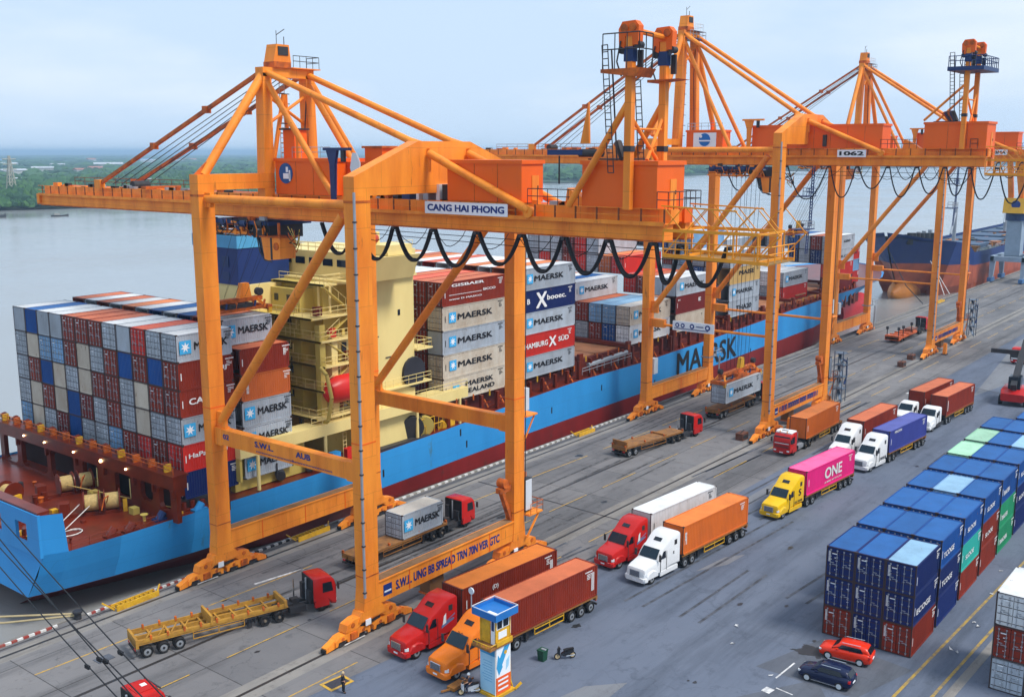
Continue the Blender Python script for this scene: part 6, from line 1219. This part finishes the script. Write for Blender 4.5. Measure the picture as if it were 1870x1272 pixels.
t=thing('flatbed_truck','red cabover truck cut off by the lower left edge, behind the steel cables','truck',(38.2,61.9,0),R(180-6),'cabover trucks working on the quay'); cabover(t,REDP)
b=MB(); b.box(.5,2.0,-.8,.8,3.18,3.24,REDP); b.box(.9,1.3,-.3,.1,3.24,3.27,WHITE); b.tube((.5,-1.1,3.15),(.5,1.25,3.28),.06,DARK,6); b.build('roof_vent',t); flat(t,4.6,12.4,TRAILER,'flat')
# truck and reach stacker at the right edge
t=thing('container_truck','dark truck with red cab roof at the right picture edge, facing the camera','truck',(213,44.6,0),R(0),'container trucks queued in the yard'); cabover(t,REDP); b=MB(); b.box(-.06,2.3,-1.3,1.3,1.0,2.35,DARK); b.box(-.07,-.06,-1.1,1.1,1.1,1.3,SIGNW); b.build('dark_front',t); flat(t,4.6,12,DARK,'flat')
t=thing('reach_stacker','red and black reach stacker at the right edge behind the yard stack','reach stacker',(176.5,37.2,0),R(5))
b=MB(); b.loft([rr(0,1.7,.8,2.0,.2),rr(1,1.9,.7,2.6,.3),rr(5,1.9,.7,2.7,.3),rr(7.5,1.8,.8,2.3,.2)],REDP); b.build('body',t); b=MB(); b.loft([rr(1.2,.9,2.5,4.6,.1),rr(3.2,.9,2.5,4.7,.1)],GLASS); b.build('cab',t); b=MB(); b.beam((.5,0,3),(8,0,7.5),.9,1.1,DARK); b.beam((8,0,7.5),(10.5,0,9),.7,.8,DARK); b.box(9.4,10.2,-5,5,6.8,7.5,DARK); b.build('boom',t)
for x,r_ in ((1.2,.8),(6.4,.9)):
    for s in (-1,1): b=MB(); b.tube((x,s*1.55,r_),(x,s*2.05,r_),r_,BLACK,18); b.tube((x,s*2.05,r_),(x,s*2.08,r_),r_*.5,DKORANGE,12); b.build('wheel',t)
container((168.6,30.2,1.2),'navy',6.06,2.59,0,1,'navy container with white marks held low beside the reach stacker','containers in the blue yard stack',brand=[('KALT','w',.3,.9,.5,.6)])

# ---------------------------------------------------------------- cars
def suv(x,y,rz,P,label):
    t=thing('parked_car',label,'car',(x,y,0),R(rz),'sport utility cars parked beside the blue stack'); t.scale=(.94,.94,.94)
    def sec(x,w,z0,z1,c): return [(x,-w+.1,z0),(x,w-.1,z0),(x,w,z0+.12),(x,w,(z0+z1)*.5),(x,w-.03,z1-c),(x,w-.03-c,z1),(x,-w+.03+c,z1),(x,-w+.03,z1-c),(x,-w,(z0+z1)*.5),(x,-w,z0+.12)]
    b=MB(); b.loft([sec(.0,.6,.35,.72,.1),sec(.1,.8,.28,.85,.12),sec(.45,.9,.25,.98,.16),sec(1.1,.93,.25,1.06,.12),sec(1.6,.94,.25,1.1,.08),sec(3.2,.94,.25,1.12,.08),sec(4.0,.93,.27,1.12,.1),sec(4.3,.86,.32,1.08,.12),sec(4.4,.74,.4,.98,.12)],P)
    b.build('body',t,ang=50)
    b=MB(); b.loft([sec(1.15,.84,1.0,1.1,.03),sec(1.65,.8,1.0,1.5,.14),sec(2.1,.77,1.0,1.64,.16),sec(3.2,.76,1.0,1.66,.16),sec(3.95,.74,1.0,1.56,.14),sec(4.3,.78,.98,1.1,.04)],P); b.build('roof',t,ang=50)
    b=MB(); quad(b,[(1.22,-.72,1.12),(1.22,.72,1.12),(1.72,.6,1.5),(1.72,-.6,1.5)],GLASS); b.v=[(p[0]-.05,p[1],p[2]+.03) for p in b.v]; b.build('windscreen',t)
    b=MB(); quad(b,[(4.28,.66,1.14),(4.28,-.66,1.14),(4.02,-.58,1.5),(4.02,.58,1.5)],GLASS); b.v=[(p[0]+.04,p[1],p[2]+.01) for p in b.v]; b.build('rear_window',t)
    for s in (-1,1):
        b=MB(); quad(b,[(1.55,s*.87,1.14),(3.75,s*.87,1.14),(3.5,s*.775,1.5),(1.95,s*.775,1.5)][::s],GLASS); b.build('side_window',t)
        b=MB(); b.box(2.62,2.68,s*.86-.03,s*.86+.03,.4,1.14,DARK); b.build('door_seam',t)
        b=MB(); b.box(.06,.3,s*.68-.14,s*.68+.14,.66,.8,mat('headlamp glass',(.75,.78,.8),.15)); b.build('headlight',t)
        b=MB(); b.box(4.2,4.37,s*.78-.12,s*.78+.1,.78,.98,LAMPR); b.build('tail_light',t)
        b=MB(); b.tube((1.95,s*.68,1.68),(3.5,s*.68,1.7),.03,CHROME,5); b.build('roof_rail',t)
        b=MB(); b.box(1.55,1.7,s*1.0-.1,s*1.0+.08,1.05,1.2,P); b.build('mirror',t)
        b=MB(); b.box(1.2,3.3,s*.93-.04,s*.93+.03,.26,.32,CHROME); b.build('sill_trim',t)
        for xx in (.85,3.5):
            b=MB(); b.tube((xx,s*.80,.34),(xx,s*.95,.34),.35,BLACK,20); b.build('wheel',t) ; b=MB(); b.tube((xx,s*.94,.34),(xx,s*.965,.34),.22,LGREY,14); b.build('rim',t)
    b=MB(); b.box(-.02,.05,-.26,.26,.42,.54,SIGNW); b.box(4.4,4.44,-.26,.26,.6,.72,SIGNW); b.build('number_plate',t)
suv(77.5,28.9,-84,mat('car red paint',(.75,.035,.01),.18,dirt=.05),'bright red sport utility car parked at the foot of the blue stack')
suv(73.1,28.75,-88,mat('car navy paint',(.008,.014,.05),.15,dirt=.05),'dark navy sport utility car parked beside the red one')

# ---------------------------------------------------------------- lookout booth
t=thing('lookout_booth','yellow lookout booth with blue tray roof on an advertising clad pillar','booth',(56.3,45.8,0),R(-4))
AD=mat('pale blue banner',(.4,.66,.82),.4,dirt=.5,dcol=(.2,.5,.75),scale=.9); AD2=mat('banner blue top',(.04,.33,.62),.4); ADO=mat('banner orange',(.85,.13,.03),.4)
b=MB(); b.box(-.8,.8,-.8,.8,.2,4.0,YELL); b.build('pillar',t)
b=MB(); b.box(-.83,-.81,-.78,.78,.25,3.3,AD); b.box(-.84,-.81,-.8,.8,3.302,3.95,AD2); 
for k in range(8): b.box(-.835,-.83,-.45,.35+.1*(k%3),1.2+k*.22,1.23+k*.22,AD2)
b.box(-.85,-.81,-.8,-.74,.2,4,SIGNW); b.build('left_banner',t)
b=MB(); b.box(-.78,.78,-.83,-.81,1.6,3.95,SIGNW); b.box(-.78,.78,-.84,-.81,.25,1.6,ADO)
for z in (.5,.9,1.25): b.box(-.6,.5,-.85,-.84,z,z+.14,SIGNW)
b.prism([(-.5,1.75),(-.1,2.3),(-.3,2.9),(-.6,3.4),(-.75,2.4)],'y',-.845,-.83,AD2); b.prism([(-.2,2.4),(.3,3.3),(.7,3.9),(.1,3.9),(-.4,3.1)],'y',-.846,-.83,AD2); b.prism([(.25,1.9),(.55,2.2),(.65,3.0),(.3,2.7)],'y',-.845,-.83,AD); b.tube((.2,-.83,3.4),(.2,-.86,3.4),.16,YELL,10); b.build('picture_banner',t)
b=MB(); b.box(-1.6,.9,-.95,.95,4.0,4.15,TRAILER); b.rail([(-1.5,.9,4.15),(-1.5,-.9,4.15),(-.8,-.9,4.15)],YELL,.25,.4,.04,mid=False); b.box(-.85,.85,-.98,-.9,4.15,4.5,YELL); b.build('platform',t)
b=MB(); 
for x in (-.8,.72):
    for y in (-.8,.72): b.box(x,x+.1,y,y+.1,4.15,6.35,YELL)
b.box(-.76,.76,-.78,-.72,4.2,5.3,YELL); b.box(-.5,.4,-.8,-.78,4.6,5.15,SIGNW); b.box(-.78,-.72,-.2,.7,4.2,6.3,YELL); b.box(-.80,-.74,-.75,-.3,4.2,6.3,SIGNW); b.box(.7,.76,-.78,.78,4.2,5.4,YELL); b.build('cabin',t)
b=MB(); b.box(-.7,.7,-.77,-.74,5.35,6.25,SIGNW); b.box(-.6,-.1,-.785,-.765,5.42,6.15,GLASS); b.box(.05,.6,-.785,-.765,5.42,6.15,GLASS); b.build('window',t)
b=MB(); b.box(-.83,-.79,-.62,-.38,5.3,6.3,NAVY); b.build('door_pane',t)
b=MB(); RB=mat('booth roof blue',(.02,.17,.5),.45,dirt=.4); b.box(-1.2,1.15,-1.15,1.15,6.35,6.55,RB)
for a in ((-1.25,-1.15,-1.2,1.2),(1.1,1.2,-1.2,1.2)): b.box(a[0],a[1],a[2],a[3],6.3,6.82,RB)
for a in ((-1.25,1.2,-1.22,-1.14),(-1.25,1.2,1.14,1.22)): b.box(a[0],a[1],a[2],a[3],6.3,6.8,RB)
b.box(-.8,-.5,-.9,.1,6.56,6.62,SIGNW); b.build('tray_roof',t)
b=MB(); b.rail([(-1.26,1.2,6.82),(-1.26,-1.2,6.82),(1.2,-1.2,6.82),(1.2,1.2,6.82),(-1.26,1.2,6.82)],LGREY,.08,2.6,.035,mid=False); b.path([(-1.3,1.2,6.8),(-1.3,1.2,7.9)],.05,GREY,6); b.tube((-1.35,1.2,8.1),(-1.25,1.2,8.1),.26,LGREY,12); b.build('roof_railing',t)
b=MB(); b.box(.86,.96,-.7,-.1,4.6,6.3,SIGNW); 
for k in range(3): b.box(.97,.99,-.6,-.2,4.8+k*.5,5.1+k*.5,DARK)
b.build('side_panel',t); b=MB(); b.box(-1.0,1.1,-1.0,1.0,0,.2,YELL); b.beam((1.1,-1,.1),(1.6,-1.2,.5),.15,.15,YELL); b.beam((.85,-.6,1.2),(1.25,-.6,.1),.08,.08,YELL); b.path([(.85,-.5,3.2),(1.1,-.5,2.6),(1.2,-.5,.2)],.04,YELL,5); b.build('base_frame',t)

# ---------------------------------------------------------------- bin, motorcycles, people
b=MB(); gm=mat('bin green',(.012,.07,.04),.5,dirt=.3); b.loft([rr2(0,0,.0,0,0)]*0 or [[(x*.26,y*.26,0) for x,y in ((-1,-1),(1,-1),(1,1),(-1,1))],[(x*.32,y*.32,.85) for x,y in ((-1,-1),(1,-1),(1,1),(-1,1))]],gm); b.box(-.34,.34,-.34,.34,.852,.93,gm); b.box(-.1,.1,-.34,.1,.931,1.0,GREY); b.build('waste_bin',loc=(62.4,45.9,0),label='dark green waste bin standing next to the parked motorcycle',cat='bin')
def moto(x,y,rz,label,P):
    t=thing('motorcycle',label,'motorcycle',(x,y,0),R(rz),'motorcycles in the yard')
    for xx in (0,1.25): 
        b=MB(); n=18; secs=[]
        for k in range(9): a=6.2832*k/8; secs.append([((.24+.05*math.cos(a))*math.cos(6.2832*i/n)+xx,.05*math.sin(a),.29+(.24+.05*math.cos(a))*math.sin(6.2832*i/n)) for i in range(n)])
        b.loft(secs,BLACK,cap=False); b.build('wheel',t); b=MB(); b.tube((xx,-.03,.29),(xx,.03,.29),.19,mat('pale hub',(.6,.45,.25),.4),14); b.build('rim',t)
    b=MB(); b.loft([rr2(.3,0,.1,.35,.5),rr2(.55,0,.13,.3,.62),rr2(.9,0,.12,.35,.72),rr2(1.35,0,.08,.55,.75)],P); b.build('frame_body',t)
    b=MB(); b.loft([rr2(.5,0,.1,.72,.8),rr2(.8,0,.14,.74,.86),rr2(1.35,0,.1,.8,.9)],BLACK); b.build('seat',t)
    b=MB(); b.tube((0,0,.3),(.2,0,.95),.04,DARK,6); b.tube((.2,-.32,1.0),(.2,.32,1.0),.025,DARK,6); b.loft([rr2(.0,0,.12,.55,.9),rr2(.18,0,.16,.35,.98)],P); b.box(.05,.18,-.08,.08,.95,1.08,DARK); b.build('handlebar',t)
    b=MB(); b.tube((.7,-.15,.3),(1.4,-.2,.36),.05,CHROME,8); b.build('exhaust',t)
    return t
moto(63.2,45.0,-38,'dark parked motorcycle with a pale hub beside the green bin',mat('moto dark',(.02,.022,.028),.3))
def person(x,y,z,rz,joints,cloth,label,hair=(.01,.01,.012),helmet=None,trou=None,group=None):
    """joints: dict name->(x,y,z); the figure faces -x"""
    t=thing('person',label,'person',(x,y,z),R(rz)); J=joints
    def skin(name,chain,radii,mt,parent,edges=None):
        me=bpy.data.meshes.new(name); ed=edges or [(i,i+1) for i in range(len(chain)-1)]; me.from_pydata(chain,ed,[]); o=bpy.data.objects.new(name,me); COL.objects.link(o); o.parent=parent
        m=o.modifiers.new('s','SKIN'); me.skin_vertices[0].data[0].use_root=True
        for v,r in zip(me.skin_vertices[0].data,radii): v.radius=(r,r*(.8 if r>.1 else 1))
        s=o.modifiers.new('u','SUBSURF'); s.levels=1; s.render_levels=2; me.materials.append(mt); return o
    c=cloth; T=trou or c
    P=['pel','chest','neck','headb','headt','shl','ell','hal','shr','elr','har','hil','knl','anl','tol','hir','knr','anr','tor']
    ed=[(0,1),(1,2),(2,3),(3,4),(1,5),(5,6),(6,7),(1,8),(8,9),(9,10),(0,11),(11,12),(12,13),(13,14),(0,15),(15,16),(16,17),(17,18)]
    rd=[.15,.16,.06,.085,.08,.075,.05,.04,.075,.05,.04,.1,.075,.05,.045,.1,.075,.05,.045]
    body=skin('body',[J[k] for k in P],rd,SKIN,t,ed)
    sh=skin('shirt',[J['pel'],J['chest'],J['shl'],J['ell'],J['shr'],J['elr']],[.165,.18,.095,.07,.095,.07],c,t,[(0,1),(1,2),(2,3),(1,4),(4,5)])
    tr=skin('trousers',[J['pel'],J['hil'],J['knl'],J['anl'],J['hir'],J['knr'],J['anr']],[.165,.115,.09,.07,.115,.09,.07],T,t,[(0,1),(1,2),(2,3),(0,4),(4,5),(5,6)])
    for sfx in ('l','r'):
        b=MB(); h=Vector(J['ha'+sfx]); e=Vector(J['el'+sfx]); d=(h-e).normalized(); sidev=Vector((0,1,0))
        for k,(o_,ln) in enumerate(((-.03,.075),(-.01,.085),(.01,.08),(.03,.065))): b.path([tuple(h+d*.03+sidev*o_),tuple(h+d*(.03+ln)+sidev*o_),tuple(h+d*(.04+ln)+sidev*o_+Vector((-.02,0,-.01)))],.009,SKIN,5)
        b.path([tuple(h+sidev*.035),tuple(h+d*.04+sidev*.06)],.011,SKIN,5); b.build('fingers',t)
        b=MB(); a=Vector(J['an'+sfx]); q=Vector(J['to'+sfx]); b.beam(tuple(a-Vector((0,0,.02))),tuple(q),.1,.09,BLACK); b.build('shoe',t)
    hb=Vector(J['headb']);ht=Vector(J['headt']); m_=(hb+ht)/2; f=Vector((-1,0,0))
    b=MB(); secs=[]
    for k in range(7): a=math.pi*.55*k/6; secs.append([(m_.x+.02+.125*math.sin(a)*math.cos(6.2832*i/12),m_.y+.11*math.sin(a)*math.sin(6.2832*i/12),m_.z+.02+.15*math.cos(a)) for i in range(12)])
    b.loft(secs,helmet or mat('hair',hair,.6),cap=True); b.build('helmet' if helmet else 'hair',t)
    b=MB(); 
    for s in (-1,1): b.tube(tuple(m_+f*.085+Vector((0,s*.035,.0))),tuple(m_+f*.1+Vector((0,s*.035,.0))),.012,DARK,6)
    b.beam(tuple(m_+f*.09+Vector((0,0,.0))),tuple(m_+f*.115+Vector((0,0,-.04))),.02,.02,SKIN); b.beam(tuple(m_+f*.085+Vector((0,-.025,-.07))),tuple(m_+f*.085+Vector((0,.025,-.07))),.012,.01,LAMPR); b.build('face',t)
    return t
ST_=dict(pel=(0,0,.95),chest=(0,0,1.28),neck=(0,0,1.45),headb=(-.01,0,1.54),headt=(-.01,0,1.66),shl=(0,.18,1.38),ell=(.03,.27,1.12),hal=(-.1,.22,.92),shr=(0,-.18,1.38),elr=(.03,-.27,1.12),har=(-.08,-.25,.88),hil=(0,.09,.9),knl=(-.02,.1,.5),anl=(.0,.1,.1),tol=(-.15,.11,.04),hir=(0,-.09,.9),knr=(.01,-.1,.5),anr=(.03,-.1,.1),tor=(-.12,-.11,.04))
person(49.0,54.6,.0,150,ST_,mat('dark work clothes',(.015,.018,.025),.8),'person in dark work clothes and straw coloured hat standing by the manhole cover',helmet=mat('straw hat',(.55,.42,.25),.8))
SIT=dict(pel=(.75,0,.95),chest=(.66,0,1.27),neck=(.6,0,1.44),headb=(.57,0,1.53),headt=(.56,0,1.66),shl=(.64,.18,1.37),ell=(.45,.27,1.14),hal=(.24,.26,1.06),shr=(.64,-.18,1.37),elr=(.45,-.27,1.14),har=(.24,-.26,1.06),hil=(.7,.1,.9),knl=(.36,.2,.72),anl=(.42,.2,.34),tol=(.28,.2,.28),hir=(.7,-.1,.9),knr=(.36,-.2,.72),anr=(.42,-.2,.34),tor=(.28,-.2,.28))
moto(54.2,47.4,-35,'motorcycle with pale fairing left of the lookout booth, ridden by a helmeted person',mat('moto pale',(.5,.52,.55),.3))
person(54.2,47.4,0,-35,SIT,mat('dark jacket',(.02,.025,.05),.8),'person in dark jacket and white helmet sitting on the motorcycle left of the booth',helmet=WHITE)
b=MB(); b.box(-.9,.9,-.35,.35,.1,.35,TRAILER); b.beam((-.9,0,.2),(-1.6,.3,.2),.12,.12,TRAILER); b.beam((.3,-.3,.3),(1.1,-.6,.5),.1,.1,TRAILER); b.tube((.6,-.4,.2),(.6,.4,.2),.2,DARK,10); b.build('trolley_jack',loc=(55.0,48.4,0),label='rusty low steel trolley lying on the ground left of the lookout booth',cat='trolley')

# ---------------------------------------------------------------- air
hm=bpy.data.materials.new('hazy air'); hm.use_nodes=True; t=hm.node_tree; t.nodes.clear(); o_=t.nodes.new('ShaderNodeOutputMaterial'); v_=t.nodes.new('ShaderNodeVolumePrincipled')
v_.inputs['Color'].default_value=(.52,.76,1,1); v_.inputs['Density'].default_value=.00018; v_.inputs['Anisotropy'].default_value=.1; t.links.new(v_.outputs[0],o_.inputs['Volume'])
b=MB(); b.box(-9500,30500,-4500,30500,-10,62,hm); b.build('haze',kind='stuff')
